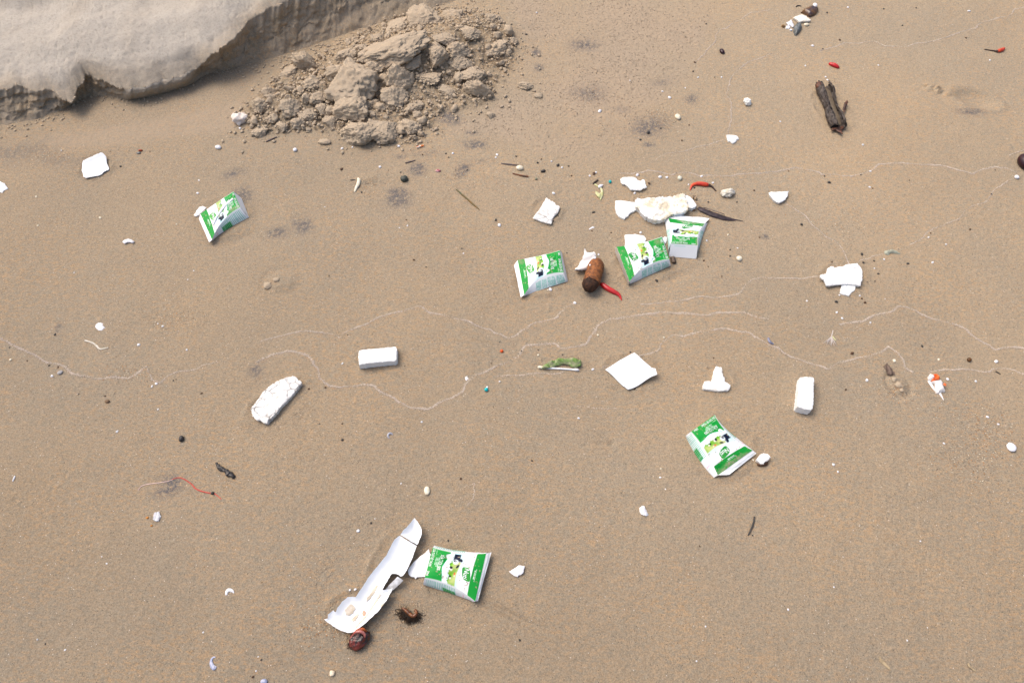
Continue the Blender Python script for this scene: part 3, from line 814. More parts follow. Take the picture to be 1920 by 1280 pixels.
def paint_front(u, v, spec):
    c = np.broadcast_to(WHITE, u.shape + (3,)).copy()
    c = over(c, sstep(.36, .46, v) * sstep(.72, .52, v) * (.35 + .45 * np.abs(u - .5) * 2), (.42, .76, .84))
    vb = .345 - .065 * np.sin(np.clip(u, 0, 1) * 2.6) + .012 * np.sin(u * 9)
    lo = .370 + .055 * u + .012 * np.sin(u * 26) + .008 * np.sin(u * 61); hi = .565 + .012 * np.sin(u * 7)
    hill = sstep(lo - .006, lo + .006, v) * sstep(hi + .008, hi - .008, v) * sstep(.26, .31, u)
    tone = np.clip((v - lo) / .15 + .35 * np.sin(u * 14 + v * 30), 0, 1)
    hc_ = np.array([.12, .38, .010]) * (1 - tone[..., None]) + np.array([.50, .56, .20]) * tone[..., None]
    c = c * (1 - hill[..., None]) + hc_ * hill[..., None]
    c = over(c, sstep(vb + .010, vb + .006, v), (.45, .80, .78)); c = over(c, sstep(vb + .004, vb - .004, v), GREEN)
    c = over(c, ell(u, v, .165, .335, .075, .058), WHITE); c = over(c, ell(u, v, .165, .335, .035, .020), (.40, .70, .62))
    # cow in the pasture: dark back of the head, ear, muzzle, eye
    c = over(c, sstep(.05, .06, u) * sstep(.30, .27, u) * sstep(.415, .43, v) * sstep(.555, .535, v), NAVY)
    c = over(c, ell(u, v, .225, .565, .055, .03, 35), NAVY); c = over(c, ell(u, v, .30, .475, .075, .055), (.70, .80, .84))
    c = over(c, ell(u, v, .275, .462, .035, .028), NAVY); c = over(c, ell(u, v, .275, .468, .010, .009), WHITE)
    c = over(c, ell(u, v, .42, .535, .065, .020, -22), NAVY)
    for cu, cv, r in ((.50, .425, .042), (.76, .445, .030)):
        c = over(c, ell(u, v, cu + .045, cv + .01, r * 1.3, r * .55), (.75, .72, .62)); c = over(c, ell(u, v, cu, cv, r, r * .7, 20), (.01, .012, .02))
    c = over(c, ell(u, v, .655, .515, .055, .014), (.72, .12, .03)); c = over(c, ell(u, v, .71, .52, .03, .011), (.8, .62, .5))
    # small print too fine to read: broken pale strokes
    for y0, a, b, h in ((.168, .22, .62, .0075), (.144, .25, .58, .0075), (.120, .28, .54, .0075), (.096, .05, .24, .007)):
        brk = (vnoise(u * 95 + y0 * 90, u * 0 + 4) > -.35)
        c = over(c, (np.abs(v - y0) < h) * (u > a) * (u < b) * brk * .62, (.66, .80, .70))
    c = over(c, sstep(.828, .834, v + .010 * np.sin(u * 3.1)), GREEN * np.array([1.0, .92, .85]))
    for y0, a, b in ((.895, .36, .66), (.875, .40, .62)):
        brk = (vnoise(u * 90 + y0 * 90, u * 0 + 14) > -.4)
        c = over(c, (np.abs(v - y0) < .0065) * (u > a) * (u < b) * brk * .8, (.75, .85, .76))
    c = over(c, (np.abs(v - .80) < .006) * (u > .5) * (u < .72) * (vnoise(u * 70, u * 0 + 2) > -.3) * .5, (.12, .45, .2))
    edge = np.maximum(sstep(.035, .0, u), sstep(.965, 1, u)) * (v < .84)
    c = over(c, edge * .8, WHITE)
    c = over(c, sstep(.030, .0, v) * (v < .05) * .0, WHITE)
    sd_ = spec['A'][0] % 13
    c = over(c, .55 * sstep(.30, .75, fbm(u * .12, v * .15, .05, 4, sd_)) * (.35 + .65 * np.abs(u - .5) * 2), SAND_D2)
    c = over(c, .8 * (fbm(u * .12, v * .15, .006, 2, sd_ + 3) > .55) , SAND_D2)
    dirt = spec.get("dirt")
    if dirt:
        for cu, cv, ru, rv, col, st in dirt: c = over(c, ell(u, v, cu, cv, ru, rv, 0, .5) * st * (.5 + .5 * vnoise(u * 30, v * 30)), col)
    return c

def paint_side(w, v, style):
    c = np.broadcast_to(WHITE * .97, w.shape + (3,)).copy()
    t = np.array([.16, .50, .40])
    if style == 'lines':
        st = (np.sin(v * 2 * math.pi * 30) > -.1) * (w > .12) * (w < .96) * (v < .60) * (v > .04)
        c = over(c, st * .85, t)
        blk = (v > .33) * (v < .57) * (w > .42)
        c = over(c, blk * 1.0, (.015, .26, .05)); c = over(c, blk * (np.sin(v * 2 * math.pi * 30) > .55) * .6, (.4, .65, .5))
        c = over(c, (v > .74) * (v < .78) * (w > .3) * (w < .8) * .5, (.75, .30, .45)); c = over(c, (v > .80) * (v < .83) * (w > .4) * (w < .7) * .5, (.25, .55, .45))
    else:
        for a, b in ((.03, .17), (.19, .34), (.36, .47), (.49, .62)):
            m = (v > a) * (v < b) * (w > .14) * (w < .95)
            brk = .35 + .6 * (vnoise(w * 34 + 9, v * 60 + a * 80) > -.15)
            c = over(c, m * brk * .75, t if style == 'blocks' else t * .8)
    return c

SAND_D2 = (.34, .27, .19)
FONT_CACHE = {}
def text_geo(s, bold=.012):
    if s in FONT_CACHE: return FONT_CACHE[s]
    cu = bpy.data.curves.new("lettering_curve", 'FONT')
    cu.body = s; cu.size = 1.0; cu.resolution_u = 3; cu.align_x = 'CENTER'; cu.offset = bold
    ob = bpy.data.objects.new("lettering_curve", cu); COL.objects.link(ob)
    bpy.context.view_layer.update()
    me = bpy.data.meshes.new_from_object(ob.evaluated_get(bpy.context.evaluated_depsgraph_get()))
    V = np.array([v.co[:] for v in me.vertices]); Fs = [list(p.vertices) for p in me.polygons]
    bpy.data.objects.remove(ob); bpy.data.meshes.remove(me); bpy.data.curves.remove(cu)
    V[:, 0] -= (V[:, 0].min() + V[:, 0].max()) / 2
    FONT_CACHE[s] = (V[:, :2], Fs)
    return FONT_CACHE[s]

# (text, centre u, centre v, cap height in v, width in u, slant)
PRINT = [("SỮA TƯƠI 100%", .43, .212, .060, .52, .0), ("SỮA TƯƠI TIỆT TRÙNG", .33, .040, .046, .56, .0), ("220ml", .83, .036, .044, .15, 0)]

def milk_pouch(label, spec):
    zb, zt = spec["zb"], spec["zt"]
    def pt(k, z):
        q = spec[k]; zz = q[2] if len(q) > 2 else z
        g = place(q[0], q[1]); g0 = float(g[2])
        return G(q[0], q[1], g0 + zz)
    A, Bp, Cp, Dp = pt("A", zb), pt("B", zb), pt("C", zt), pt("D", zt)
    mL = pt("mL", (zb + zt) * .5 + .003); mR = pt("mR", (zb + zt) * .5 + .003)
    def low(k, top, other):
        if k in spec: return pt(k, .001)
        q = top + (top - other) * .04
        return np.array([q[0], q[1], float(ground_h(q[0], q[1])) + .001])
    a, b, c, d = low("a", A, Bp), low("b", Bp, A), low("c", Cp, Dp), low("d", Dp, Cp)
    ml, mr = low("ml", mL, mR), low("mr", mR, mL)
    def bz(p0, m, p1, t):
        k = 2 * m - .5 * (p0 + p1); t = t[..., None]
        return p0 * (1 - t) ** 2 + k * 2 * t * (1 - t) + p1 * t * t
    seed = spec["A"][0] % 11
    bulge = spec.get("bulge", .006)
    def front(u, v):
        u = np.asarray(u, float); v = np.asarray(v, float)
        L = bz(A, mL, Dp, v); R = bz(Bp, mR, Cp, v)
        p = L * (1 - u[..., None]) + R * u[..., None]
        w = np.sin(np.pi * np.clip(u, 0, 1)) ** .7 * np.sin(np.pi * np.clip(v, 0, 1) ** .8) ** .7
        dz = bulge * w + w * .0048 * fbm(u * .12, v * .15, .045, 3, seed) * spec.get("wr", 1.0)
        cr = np.abs(vnoise(u * 2.2 + v * 1.3 + seed, v * 3.5 + seed)); dz = dz - .0026 * w * sstep(.10, 0, cr) * spec.get("wr", 1.0)
        if "dent" in spec:
            for cu, cv, ru, rv, dep in spec["dent"]: dz = dz - dep * np.exp(-((u - cu) / ru) ** 2 - ((v - cv) / rv) ** 2)
        p = p.copy(); p[..., 2] += dz
        return p
    org = (a + b + c + d) / 4; org[2] = float(ground_h(org[0], org[1]))
    root = empty("milk_pouch", tuple(org), label, "milk packet", "green and white milk pouches on the sand")
    parts_V, parts_F, parts_C = [], [], []
    def add(P, Cc, flip=False):
        n, m = P.shape[:2]; o = sum(len(x) for x in parts_V)
        i = np.arange(n * m).reshape(n, m) + o
        q = np.stack([i[:-1, :-1], i[:-1, 1:], i[1:, 1:], i[1:, :-1]], -1).reshape(-1, 4)
        if flip: q = q[:, ::-1]
        parts_V.append(P.reshape(-1, 3)); parts_F.append(q); parts_C.append(Cc.reshape(-1, 3))
    def build(name, mat=PACK, sharp=55):
        V = np.concatenate(parts_V) - org; Fs = np.concatenate(parts_F); Cc = np.concatenate(parts_C)
        me = mesh_from(name, V, Fs.tolist(), True)
        at = me.color_attributes.new("Col", 'FLOAT_COLOR', 'POINT')
        at.data.foreach_set("color", np.column_stack([Cc, np.ones(len(Cc))]).astype(np.float32).reshape(-1))
        bm = bmesh.new(); bm.from_mesh(me); bmesh.ops.remove_doubles(bm, verts=bm.verts, dist=.00005); bmesh.ops.recalc_face_normals(bm, faces=bm.faces); bm.to_mesh(me); bm.free()
        me.set_sharp_from_angle(angle=math.radians(sharp))
        parts_V.clear(); parts_F.clear(); parts_C.clear()
        return link(name, me, parent=root, mats=[mat])
    nu, nv = 84, 116
    U, Vv = np.meshgrid(np.linspace(0, 1, nu), np.linspace(0, 1, nv), indexing='ij')
    add(front(U, Vv), paint_front(U, Vv, spec))
    build("front_panel")
    Wg, V2 = np.meshgrid(np.linspace(0, 1, 16), np.linspace(0, 1, nv), indexing='ij')
    for side, (t0, t1, t2), (g0, g1, g2), uu in (("L", (A, mL, Dp), (a, ml, d), 0.0), ("R", (Bp, mR, Cp), (b, mr, c), 1.0)):
        top = front(np.full(V2.shape, uu), V2); gnd = bz(g0, g1, g2, V2)
        P = top * (1 - Wg[..., None]) + gnd * Wg[..., None]
        outw = (t1 - (mL + mR) / 2); outw[2] = 0; outw = outw / (np.linalg.norm(outw) + 1e-9)
        hgt = np.abs(top[..., 2] - gnd[..., 2])
        P = P + outw * (np.sin(np.pi * Wg) * hgt * .10 + .0012 * np.sin(np.pi * Wg) * fbm(Wg * .05, V2 * .15, .03, 2, seed + 3))[..., None]
        add(P, paint_side(Wg, V2, spec.get("side", 'lines')))
        build("side_panel")
    # flat end of the block, underside
    Ue, We = np.meshgrid(np.linspace(0, 1, 40), np.linspace(0, 1, 14), indexing='ij')
    topE = front(Ue, np.zeros(Ue.shape)); gE = a * (1 - Ue[..., None]) + b * Ue[..., None]
    P = topE * (1 - We[..., None]) + gE * We[..., None]
    endc = np.broadcast_to(WHITE * .96, Ue.shape + (3,)).copy()
    endc = over(endc, (np.abs(We - .42) < .03) * .35, (.45, .44, .50))
    if spec.get("endprint"): endc = over(endc, (We > .10) * (We < .20) * (Ue > .15) * (Ue < .55) * .5, (.35, .65, .60))
    add(P, endc)
    Ub, Vb = np.meshgrid(np.linspace(0, 1, 6), np.linspace(0, 1, 20), indexing='ij')
    add(bz(a, ml, d, Vb) * (1 - Ub[..., None]) + bz(b, mr, c, Vb) * Ub[..., None], np.broadcast_to(WHITE, Ub.shape + (3,)))
    build("base_panel")
    # crimped seal: a thin folded strip
    C2, D2 = pt("C2", spec.get("zf", .010)), pt("D2", spec.get("zf", .010))
    Uf, Wf = np.meshgrid(np.linspace(0, 1, 46), np.linspace(0, 1, 9), indexing='ij')
    top = front(Uf, np.ones(Uf.shape)); far = D2 * (1 - Uf[..., None]) + C2 * Uf[..., None]
    P = top * (1 - Wf[..., None]) + far * Wf[..., None]
    P = P.copy(); P[..., 2] += .0016 * Wf * vnoise(Uf * 6 + seed, Wf * 2) + .00035 * np.sin(Wf * 40)
    fc = np.broadcast_to(np.array(spec.get("fincol", WHITE)), Uf.shape + (3,)).copy()
    fc = over(fc, sstep(.35, .7, vnoise(Uf * 9 + seed, Wf * 4)) * .25, (.55, .50, .42))
    add(P, fc)
    P2 = P - np.array([0, 0, .0011]); add(P2, fc, True)
    def strip(i0):
        add(np.stack([P[i0], P2[i0]], 0), np.stack([fc[i0], fc[i0]], 0))
    strip(0); strip(-1)
    add(np.stack([P[:, -1], P2[:, -1]], 0), np.stack([fc[:, -1], fc[:, -1]], 0))
    gg = np.stack([top[:, 0], d * (1 - Uf[:, :1]) + c * Uf[:, :1]], 1)
    add(gg, np.broadcast_to(WHITE * .9, gg.shape))
    build("seal_strip")
    # lettering laid on the panel
    def normal(u, v):
        e = 1e-3
        n_ = np.cross(front(u + e, v) - front(u - e, v), front(u, v + e) - front(u, v - e))
        n_ = n_ / np.linalg.norm(n_, axis=-1, keepdims=True)
        return np.where(n_[..., 2:3] < 0, -n_, n_)
    def lay(items, name, mat, off):
        Vs, Fs = [], []
        for s, cu, cv, h, w, sl in items:
            tv, tf = text_geo(s)
            cap = .72; wd = np.ptp(tv[:, 0])
            x = tv[:, 0] / wd * w; y = (tv[:, 1] - cap / 2) / cap * h
            u = cu + x + sl * y; v = cv + y
            o = sum(len(q) for q in Vs)
            P = front(u, v) + normal(u, v) * off
            Vs.append(P); Fs += [[i + o for i in f] for f in tf]
        me = mesh_from(name, np.concatenate(Vs) - org, Fs, True)
        return link(name, me, parent=root, mats=[mat])
    if spec.get("logo", True):
        # green slanted badge behind the white logo letters
        t = np.linspace(0, 2 * math.pi, 40, endpoint=False)
        ex = .165 * np.sign(np.cos(t)) * np.abs(np.cos(t)) ** .55; ey = .080 * np.sign(np.sin(t)) * np.abs(np.sin(t)) ** .6
        rings = [(.0, .0)]
        Pv = [(.55, .722)]
        for k in (.35, .7, 1.0):
            for x, y in zip(ex * k, ey * k): Pv.append((.55 + x, .722 + y + .20 * x))
        Pv = np.array(Pv); Fs = [[0, 1 + i, 1 + (i + 1) % 40] for i in range(40)]
        for r_ in range(2):
            for i in range(40): Fs.append([1 + r_ * 40 + i, 1 + (r_ + 1) * 40 + i, 1 + (r_ + 1) * 40 + (i + 1) % 40, 1 + r_ * 40 + (i + 1) % 40])
        me = mesh_from("logo_badge", front(Pv[:, 0], Pv[:, 1]) + normal(Pv[:, 0], Pv[:, 1]) * .0005 - org, Fs, True)
        link("logo_badge", me, parent=root, mats=[INKL])
        lay([("Nuti", .55, .722, .092, .26, .12)], "logo_lettering", INKW, .0010)
    lay(spec.get("print", PRINT), "lettering", INKW, .0006)
    root["_org"] = [float(q) for q in org]
    return root, front, org

SAND_D = (.30, .24, .17)
B1, f1, o1 = milk_pouch("milk pouch with a white drinking straw stuck across its front",
    dict(A=(450.6, 388.8), B=(437.4, 359.3), C=(375.9, 401), D=(397.7, 449.7), mL=(417, 415.5), mR=(409, 378), a=(466.8, 407.6), ml=(424.5, 431), d=(399.5, 450.5), b=(453, 372),
         C2=(372.9, 410.1), D2=(392.2, 454.3), zb=.030, zt=.014, zf=.010, side='lines', bulge=.004, dirt=[(.55, .45, .3, .3, (.6, .78, .75), .4)], print=[PRINT[0], PRINT[1], PRINT[2]]))
B2, f2, o2 = milk_pouch("milk pouch with a clean white seal just left of the rusty brown stub",
    dict(A=(1056.9, 511.3), B=(1049.4, 469.4), C=(970.6, 487.5), D=(983, 553.0), mL=(1013, 521.5), mR=(1009, 480), a=(1065, 527.5), ml=(1015, 543), d=(984, 555), b=(1053.5, 474),
         C2=(963.8, 496.9), D2=(976.3, 556.9), zb=.027, zt=.012, zf=.008, side='blocks', bulge=.006, dirt=[(.95, .9, .12, .1, SAND_D, .6)]))
B3, f3, o3 = milk_pouch("milk pouch with a dark torn seal, a ragged foam piece behind it",
    dict(A=(1255, 486.2), B=(1240.6, 443.9), C=(1156.2, 462.8), D=(1180.4, 527.5), mL=(1212, 499.5), mR=(1199.3, 456), a=(1257.7, 498), ml=(1212, 518.5), d=(1180, 533), b=(1243.5, 447),
         C2=(1152.9, 471.5), D2=(1178.0, 533.5), zb=.029, zt=.020, zf=.006, side='blocks', bulge=.005, fincol=(.34, .30, .26)))
B4, f4, o4 = milk_pouch("milk pouch with a sand-smeared green band, its white seal pointing at a small foam crumb",
    dict(A=(1340.3, 777.6), B=(1295.2, 809.2), C=(1346.2, 890.0), D=(1411.2, 843.8), mL=(1369.6, 816), mR=(1322, 845), b=(1285.2, 817.4), mr=(1309.5, 860), c=(1338.5, 895), d=(1412.5, 845), ml=(1374, 815),
         C2=(1367.0, 889.5), D2=(1418.2, 849.6), zb=.029, zt=.012, zf=.007, side='lines', bulge=.006, dent=[(.85, .95, .12, .12, .006)], dirt=[(.6, .985, .45, .055, (.33, .28, .2), 1.0), (1.0, .62, .05, .05, SAND_D, .7)]))
B5, f5, o5 = milk_pouch("milk pouch touching the triangular white plastic piece, beside the long torn tray",
    dict(A=(811.8, 1025.2), B=(796, 1083.6), C=(891, 1126.5), D=(911.5, 1037), mL=(862, 1036.2), mR=(845, 1097), b=(793.5, 1095.5), mr=(848, 1113), c=(884, 1126), a=(816, 1024), ml=(864, 1033.5), d=(913, 1036),
         C2=(896, 1126), D2=(921.5, 1034.9), zb=.031, zt=.018, zf=.012, side='lines', bulge=.006))
B6, f6, o6 = milk_pouch("milk pouch seen from its white flat end, tucked under the big foam slab",
    dict(A=(1257.7, 456.5), B=(1308.8, 460), C=(1321.4, 419.5), D=(1253.2, 409), mL=(1259, 433), mR=(1310.3, 437), a=(1254, 480.8), b=(1305.3, 485.3), ml=(1250.5, 440), d=(1246, 414), mr=(1318, 441), c=(1327, 418),
         C2=(1330, 409.8), D2=(1258, 402.0), zb=.030, zt=.012, zf=.006, side='blocks', bulge=.003, endprint=True, dirt=[(.55, .95, .25, .06, (.42, .40, .34), .8)]))
# the bendy straw glued to the first pouch
def on_panel(f, org, path_uv, name, rad, mat, root, lift):
    P = [f(np.array(u), np.array(v)) + np.array([0, 0, lift]) for u, v in path_uv]
    P, R_ = resample(P, [rad] * len(P), 20)
    V, Fs = tube_geo(P, R_, 12, .62)
    me = mesh_from(name, np.array([v[:] for v in V]) - org, Fs, True, 60)
    return link(name, me, parent=root, mats=[mat])
on_panel(f1, o1, [(.60, .08), (.50, .35), (.36, .65), (.28, .78)], "straw", .0034, PLASTIC, B1, .0008)

# ---------------------------------------------------------------- foam and plastic pieces
FG = "white foam and plastic pieces on the beach"
# big stained slab, its two neighbours, the piece above
shard("foam_slab", "large sand-stained foam slab with rough crumbling sides, lying against a milk pouch", "foam piece",
      [(1191.2, 386.5), (1193, 374), (1197, 371), (1203, 372), (1211.9, 370.3), (1225, 370.5), (1238.8, 368.5), (1250, 368), (1262.1, 366.7), (1272.9, 363.1), (1283.7, 362.2), (1286, 370.3), (1289, 377), (1291.5, 384), (1290, 392), (1283, 397),
       (1272.9, 399.5), (1264, 401), (1255, 404), (1249, 408), (1240.6, 410.5), (1229.8, 412), (1222, 410), (1215.4, 407.8), (1208, 404), (1202.9, 399), (1199, 392)], .021, FOAM_S, jag=.0014, rnd=.0015, rough=.0014, step=.0024, under=.06)
shard("foam_shard", "grey-white foam shard poking out left of the big stained slab", "foam piece",
      [(1154.4, 375.7), (1164.3, 374.8), (1178, 376.5), (1193, 379), (1193, 393), (1184, 397.2), (1177, 403), (1170.5, 409.8), (1159.8, 403.5), (1155.5, 397), (1153.6, 386)], .007, FOAM, rough=.0005)
shard("foam_shard", "white rounded foam shard right of the big stained slab", "foam piece",
      [(1284.6, 365.8), (1290, 365), (1299.9, 373), (1303, 378), (1306.2, 383.8), (1303, 388), (1297, 390), (1291.8, 387.4), (1289, 380)], .014, FOAM, rough=.0006)
shard("foam_shard", "jagged white foam piece just above the big stained slab", "foam piece",
      [(1163.4, 335), (1166, 332.5), (1172.3, 331.7), (1187.6, 330.8), (1193, 333.5), (1196, 337), (1201, 338.6), (1205, 335.5), (1209.2, 336.2), (1210, 343), (1212.7, 350), (1207, 353), (1202, 355.9), (1192, 355.5), (1182.2, 354.2), (1176.8, 348), (1171, 344.5), (1165.1, 343)], .007, FOAM, lift=.002, under=.06)
shard("foam_shard", "ragged white foam piece sticking out behind the torn-seal pouch", "foam piece",
      [(1171.4, 439), (1178, 438), (1186, 439.5), (1192, 438), (1200, 440), (1207, 441), (1211, 446), (1211, 452), (1199, 456), (1186, 458.5), (1173, 460)], .008, FOAM, lift=.002)
shard("foam_tile", "cracked off-white foam tile standing alone above the lone milk pouch", "foam piece",
      [(1025, 369.4), (1033, 375.5), (1036, 377), (1041, 380), (1041.9, 383.5), (1050, 386.3), (1048, 394), (1044, 400), (1039, 404), (1036, 410), (1033.8, 418.8), (1026, 417.5), (1017.5, 415), (1008, 411.5), (998.8, 408), (1005, 400), (1010, 393.8), (1017, 382)], .008, FOAM_D, crack=(.019, .0014, .16), step=.0015, lift=.002, under=.05)
shard("foam_shard", "large cracked white foam piece on the right side, sitting on a smaller piece", "foam piece",
      [(1538, 515.3), (1549, 512.6), (1551, 506), (1553, 501.8), (1558, 499), (1562.5, 499.5), (1565, 502), (1573, 499.5), (1580, 500), (1586.9, 495.5), (1598, 494), (1608.6, 492.9), (1611, 496), (1615.3, 500.4), (1618, 509), (1617.5, 522), (1614, 535), (1600, 532.5), (1584.2, 531.6), (1567, 533), (1550.3, 535.6), (1545, 523.5), (1540, 520)],
      .009, FOAM_D and foam_material("cracked_white_foam", .35, (.80, .80, .79), (.52, .45, .35), 1.2, .55), crack=(.034, .0016, .085), step=.0018, lift=.005, under=.05)
shard("foam_shard", "small squarish foam piece jutting from under the large cracked right-hand piece", "foam piece",
      [(1580, 528), (1604.5, 529), (1604.5, 535), (1603, 543.8), (1598, 547), (1592.8, 554), (1584, 551.5), (1576, 547.8)], .006, FOAM)
shard("foam_shard", "half-moon white foam piece in the upper right, straight edge uppermost", "foam piece",
      [(1441.2, 361), (1447, 358.8), (1460, 358.5), (1479.9, 357.7), (1477, 366), (1473, 373), (1468, 377), (1461, 379.4), (1454, 376.5), (1448.8, 371.8)], .010, FOAM, under=.12, lift=.002)
shard("foam_shard", "small white foam chip shaped like a fish, below the knobbly white lump", "foam piece",
      [(1362.5, 252), (1372, 252.5), (1382.5, 253.8), (1386, 260), (1382, 261), (1380, 264.5), (1375, 267), (1365, 262.5)], .006, FOAM)
shard("plastic_shard", "curved white plastic bowl fragment in the upper left", "plastic piece",
      [(160, 335.5), (156.5, 329), (155, 321), (157.5, 312), (163, 306.5), (172.5, 303), (184, 297), (195, 292), (199, 292), (200.5, 296), (201, 307), (206.5, 319), (200, 321), (194.5, 323), (194, 326), (189, 329.5), (182, 331), (175, 332), (165, 333.5)], .003, PLASTIC,
      curl=lambda u, v, d: .016 * (max(0, -u * .6 + v * .8)) ** 2 + .004, rough=.0002, rnd=.001, step=.004, smooth_px=True)
shard("plastic_shard", "white plastic corner cut off by the left edge of the photo", "plastic piece",
      [(-8, 340), (0, 341), (8.7, 344), (11, 348), (13.7, 352.5), (8, 355), (3, 360), (-10, 358)], .004, PLASTIC, curl=lambda u, v, d: .006 * max(0, v))
shard("foam_shard", "white teardrop foam chip at the corner of the pouch with the straw", "foam piece",
      [(362.7, 403), (368, 394), (373.4, 386.7), (380.5, 385.2), (386, 388.3), (377.4, 396.9), (372, 402), (368.3, 404.5)], .006, FOAM)
shard("foam_block", "smooth white foam bar lying level in the middle left", "foam piece",
      [(672.5, 657.5), (676, 655.5), (690, 653.5), (715, 651.5), (738, 649.2), (742, 649.5), (744, 653.6), (743.2, 666), (742.5, 674), (739, 676), (725, 676.5), (708, 678.5), (692, 680.5), (678, 682.5), (673, 683), (671.5, 668)], .022, FOAM, jag=.0004, rnd=.002, rough=.0007, under=-.02, step=.003)
shard("foam_block", "upright white foam bar in the right half, above the pouch with the foam crumb", "foam piece",
      [(1500.5, 706.5), (1512, 706), (1524, 706.2), (1526.5, 708), (1526.5, 735), (1525.5, 755), (1524, 765), (1521, 768), (1510, 766), (1499, 763), (1496, 761), (1498, 735)], .024, FOAM, jag=.0004, rnd=.0018, rough=.0005, under=-.03, step=.003)
shard("foam_slab", "wedge of crackled foam with dark cracks, left of centre", "foam piece",
      [(551.6, 704), (556, 708), (560, 711.5), (565.7, 715.6), (562, 722), (555, 731), (545, 741), (537, 750), (528.5, 758), (518, 772), (507, 784), (498.4, 793.0), (492, 791), (488, 787), (481, 786.5), (478, 785), (473, 777), (470, 765), (473, 761), (477, 756.4), (485, 745), (493, 733.3), (497, 729), (500, 728), (509, 719), (522, 713), (532, 708.5), (538, 706)],
      .014, FOAM_D, jag=.0008, rnd=.0016, rough=.0007, crack=(.0175, .0016, .19), step=.0013, under=.03)
shard("foam_tile", "T-shaped dirty white foam offcut, below the lone red chilli area, right of the square sheet", "foam piece",
      [(1343.3, 685.8), (1347, 687), (1353.3, 688.3), (1355, 696), (1356.7, 703.3), (1359, 708), (1360, 715), (1364, 717), (1370, 720.8), (1369, 727), (1366.7, 730.8), (1355, 731.5), (1340, 731.3), (1329, 729.5), (1319, 728), (1319.5, 720), (1321.5, 714.5), (1328, 713.5), (1335, 713.3), (1337, 708), (1337.5, 701.7), (1340, 692)], .009, foam_material("dusty_foam", .55, (.80, .80, .78), (.60, .54, .44), .8, .50, 45), step=.0024)
shard("plastic_sheet", "square white plastic sheet with a torn right corner, right of the green husk", "plastic piece",
      [(1187.8, 665.5), (1193, 670), (1199, 676), (1205, 682), (1211, 687), (1217.7, 691.5), (1219, 695), (1226.5, 696.6), (1228, 701), (1229.7, 707.2), (1225, 708.5), (1213.3, 713.3), (1201, 720.5), (1190, 727.5), (1183, 730), (1176.9, 731.6), (1171, 727), (1167, 724), (1160, 716.5), (1153.5, 710.4), (1147, 704), (1134.6, 694.5), (1160, 680.5)], .0025, simple("stained_white_plastic", (.80, .82, .83), (.60, .55, .48), 22, .4, .1, 60, .001, .4, .60, .70),
      curl=lambda u, v, d: .010 + .005 * math.sin(2.2 * (u * .5 + v)) - .006 * math.exp(-((v - .55 * u - .05) / .10) ** 2) * .5 + .006 * max(0, u) ** 2, rough=.0002, rnd=.0006, jag=.0003)
shard("foam_crumb", "small foam crumb with brown grime under it, beside the pouch corner at right", "foam piece",
      [(1418.2, 859.6), (1421, 856), (1424, 854), (1428.2, 849.6), (1433, 849), (1437.6, 848.5), (1442, 852), (1445.8, 856.7), (1440, 861), (1434, 866), (1427.6, 869.5), (1423, 865)], .010, FOAM_D, lift=.003, rnd=.0010, jag=.0009)
lump("shell_fragment", "brown shell fragment half hidden under the small foam crumb", "shell", 1430, 869, 11, 4.5, BROWN, 8, .8)
# scalloped foam scrap behind the brown stub
shard("foam_shard", "crinkled white foam scrap tucked behind the rusty brown stub", "foam piece",
      [(1095, 469.8), (1098, 472), (1100.6, 475), (1107, 476), (1113, 475), (1115, 478), (1117.5, 482), (1116, 494), (1107, 504), (1097, 507.5), (1088, 509), (1077.5, 509), (1078, 506), (1084, 501), (1086, 498), (1087.5, 493), (1091, 490), (1093, 485), (1094.6, 480)], .006, FOAM_D and foam_material("crinkled_foam", .35, (.78, .76, .73), (.55, .47, .38), 1.3, .52),
      curl=lambda u, v, d: .009 + .006 * math.sin(7 * (v - .4 * u)) * .5, lift=.001, step=.0026)
lump("pebble", "small orange-tan pebble at the tip of the crinkled foam scrap", "pebble", 1082, 504, 5, 3.2, simple("orange_tan_stone", (.42, .20, .05), (.5, .32, .15), 160, .5, .3), 0, .8)

# long tray shard with its broken tip, flap and stains
tr_org = place(700, 1085)
tray = empty("tray_shard", tuple(tr_org), "long torn white plastic tray piece with brown streaks, near the bottom edge", "plastic piece")
STAINW = simple("streaked_white_plastic", (.80, .82, .84), (.50, .42, .30), 16, .35, .08, 60, .001, .5, .64, .74, 4)
def rim(h, w): return lambda u, v, d: h * math.exp(-d / w) + .003
TRAY_PX = [(783.0, 1026.2), (776, 1046.5), (766.6, 1067.6), (757, 1082.3), (753, 1083.5), (749.8, 1079.6), (743, 1078.5), (737.1, 1078.1), (728, 1092), (718.5, 1108.7), (729, 1107), (738.5, 1105), (733, 1116), (726.6, 1128.7), (711.8, 1147.7), (688.6, 1168.8), (671.7, 1182.5), (665, 1186.5), (657, 1187.8), (642.2, 1183.6), (621, 1170.9), (611.6, 1162.5),
       (618, 1161.4), (618.5, 1154), (628.5, 1145.6), (631, 1149), (633.7, 1148.8), (636, 1141), (642.2, 1133), (648, 1127), (654.8, 1121.4), (664, 1120), (669.6, 1121.4), (681, 1105), (692.8, 1086.6), (705, 1070), (716, 1057), (726.6, 1044.4), (735, 1027.5), (741.3, 1014.8), (751.2, 1007.2), (767, 1017)]
TRAY_GZ = float(place(*np.mean(np.array(TRAY_PX), 0))[2]); TRAY_W = [G(a_, b_, TRAY_GZ + .006) for a_, b_ in TRAY_PX]
def on_tray(x, y, u, v, d): return .0031 + .015 * np.exp(-seg_dist(x, y, TRAY_W, True) / .010)
shard("tray_body", None, None, TRAY_PX,
      .0022, STAINW, parent=tray, org=tr_org, curl=rim(.015, .010), rough=.0003, rnd=.0008, jag=.0003, step=.0042)
